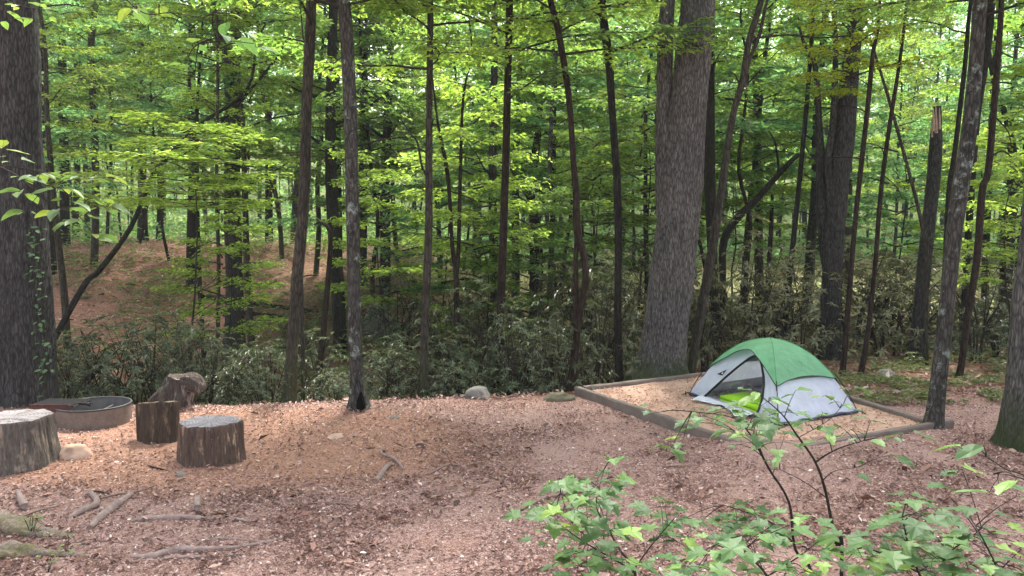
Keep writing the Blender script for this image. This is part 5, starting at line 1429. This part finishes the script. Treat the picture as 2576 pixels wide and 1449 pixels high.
leafy('maple_sapling', 'dense maple clump of broad leaves at the bottom right, right of the tall stem', 'sapling',
      [[(2330, 1520, 10), (2310, 1440, 9), (2285, 1370, 7), (2270, 1300, 4)], [(2310, 1440, 6), (2210, 1390, 5), (2140, 1360, 3)], [(2310, 1440, 6), (2400, 1380, 5), (2470, 1330, 3)]],
      cl(2110, 1345, 2400, 1450, 21, 2, 4, 44) + cl(2250, 1290, 2330, 1340, 5, 2, 3, 36) + [(2285, 1250, 3, 30, 0), (2330, 1280, 2, 28, 0), (2380, 1240, 2, 30, .1), (2420, 1180, 3, 30, .1)],
      2.7, 'maple', 'leaf_maple', .092, GM, (0.0, .05, -1))
leafy('maple_sapling', 'maple with dark leaves filling the bottom right corner', 'sapling',
      [[(2520, 1520, 10), (2510, 1440, 8), (2480, 1370, 6), (2440, 1300, 3)], [(2510, 1440, 5), (2570, 1380, 3)]],
      cl(2390, 1330, 2600, 1460, 15, 2, 4, 42) + [(2440, 1270, 2, 30, 0), (2505, 1300, 2, 28, 0), (2555, 1250, 2, 28, 0)],
      2.5, 'maple', 'leaf_maple', .08, GM, (0.0, .05, -1))
leafy('maple_sapling', 'sapling with large bright close leaves reaching in from the right edge', 'sapling',
      [[(2680, 1500, 9), (2650, 1350, 8), (2600, 1215, 5), (2530, 1180, 4), (2480, 1150, 3), (2400, 1120, 2)], [(2600, 1215, 4), (2540, 1195, 3), (2500, 1192, 2)]],
      [(2510, 1205, 2, 26, 0), (2560, 1200, 2, 30, -.1), (2480, 1140, 1, 16, 0), (2430, 1118, 1, 16, .1)],
      1.75, 'oval', 'leaf_maple', .085, GM, (0.05, .1, -1))
leafy('overhanging_branch', 'blurred close branch with drooping teal leaves hanging into the upper left', 'branch',
      [[(120, -260, 9), (270, -60, 7), (330, 10, 5), (375, 36, 4), (430, 32, 3), (510, 45, 2)], [(430, 32, 3), (480, 60, 2), (500, 110, 1.5)]],
      [(340, 20, 3, 24, 0), (400, 10, 3, 26, 0), (440, 62, 2, 14, 0), (480, 95, 3, 20, 0), (470, 150, 3, 22, 0), (490, 185, 2, 12, 0), (560, 100, 2, 20, 0), (600, 90, 2, 20, 0), (570, 35, 3, 22, 0), (640, 110, 1, 14, 0)],
      2.3, 'oval', 'leaf_teal', .08, None, None, .5)
leafy('overhanging_branch', 'leafy yellow-green branch drooping in front of the massive charcoal trunk', 'branch',
      [[(-160, 300, 8), (-60, 390, 7), (40, 440, 5), (110, 500, 3), (200, 545, 2)], [(0, 415, 4), (100, 430, 3), (180, 450, 2), (290, 445, 2)], [(60, 450, 3), (160, 490, 2), (270, 520, 2)]],
      [(10, 372, 3, 18, 0), (30, 400, 3, 26, 0), (100, 440, 4, 24, 0), (60, 445, 3, 22, 0), (60, 485, 3, 18, 0), (70, 530, 3, 18, 0), (150, 470, 3, 26, 0), (210, 445, 4, 30, 0), (260, 450, 4, 26, .1), (290, 470, 3, 26, .1), (180, 500, 4, 28, 0), (240, 500, 4, 30, .1), (270, 530, 3, 26, .1), (215, 545, 3, 26, 0), (180, 560, 3, 24, 0), (235, 590, 3, 18, 0), (150, 525, 3, 26, 0)],
      4.2, 'oval', 'leaf_pale', .13, None, None, .3)
leafy('overhanging_branch', 'sunlit yellow-green leaves of a branch dipping into the upper left corner', 'branch',
      [[(-150, -150, 7), (-40, -30, 5), (40, 10, 3), (110, 25, 2)]],
      [(10, 20, 4, 22, 0), (50, 18, 4, 22, 0), (100, 15, 3, 20, 0), (120, 40, 2, 16, 0), (5, 48, 2, 14, 0), (85, 45, 2, 14, 0)],
      4.0, 'oval', 'leaf_pale', .085, None, None, .3)
# seedlings by the mossy roots
for (u, v, n, lab) in ((80, 1350, 11, 'small seedling tuft with pale green leaves on the mossy roots'), (170, 1398, 5, 'tiny two-leaved seedling by the second mossy root'), (120, 1445, 5, 'little seedling at the very bottom left edge')):
    g = np.array(on(u, v)); st = MB(); lf = MB()
    for k in range(n):
        a = R.random() * 6.28; q = np.array([math.cos(a) * .07 * R.random(), math.sin(a) * .07 * R.random(), R.uniform(.04, .16)])
        tube(st, np.array([(0, 0, -.02), q * .6, q]), .002, 4, 0)
        shaped_leaf(lf, 'oval', q, (math.cos(a), math.sin(a), .1), (0, -.1, 1), R.uniform(.035, .065))
    e = empty('seedling', tuple(g), lab, 'seedling', 'seedlings in the left foreground')
    link('stem', st.mesh('stem', M['twig_green']), e); link('leaves', lf.mesh('leaves', M['leaf_pale']), e)

# ------------------------------------------------------------------ soft forest air
def haze():
    m = bpy.data.materials.new('haze'); m.use_nodes = True
    nt = m.node_tree; nt.nodes.remove(nt.nodes['Principled BSDF'])
    v = nt.nodes.new('ShaderNodeVolumePrincipled')
    v.inputs['Color'].default_value = (0.86, 0.93, 0.90, 1); v.inputs['Density'].default_value = 0.0007
    nt.links.new(v.outputs[0], nt.nodes['Material Output'].inputs['Volume'])
    mb = MB(); box(mb, (0, 114, 21.5), (166, 0, 0), (0, 131, 0), (0, 0, 25.5))
    tag(link('haze', mb.mesh('haze', m)), 'thin pale air between the trees', 'haze', kind='stuff')
haze()
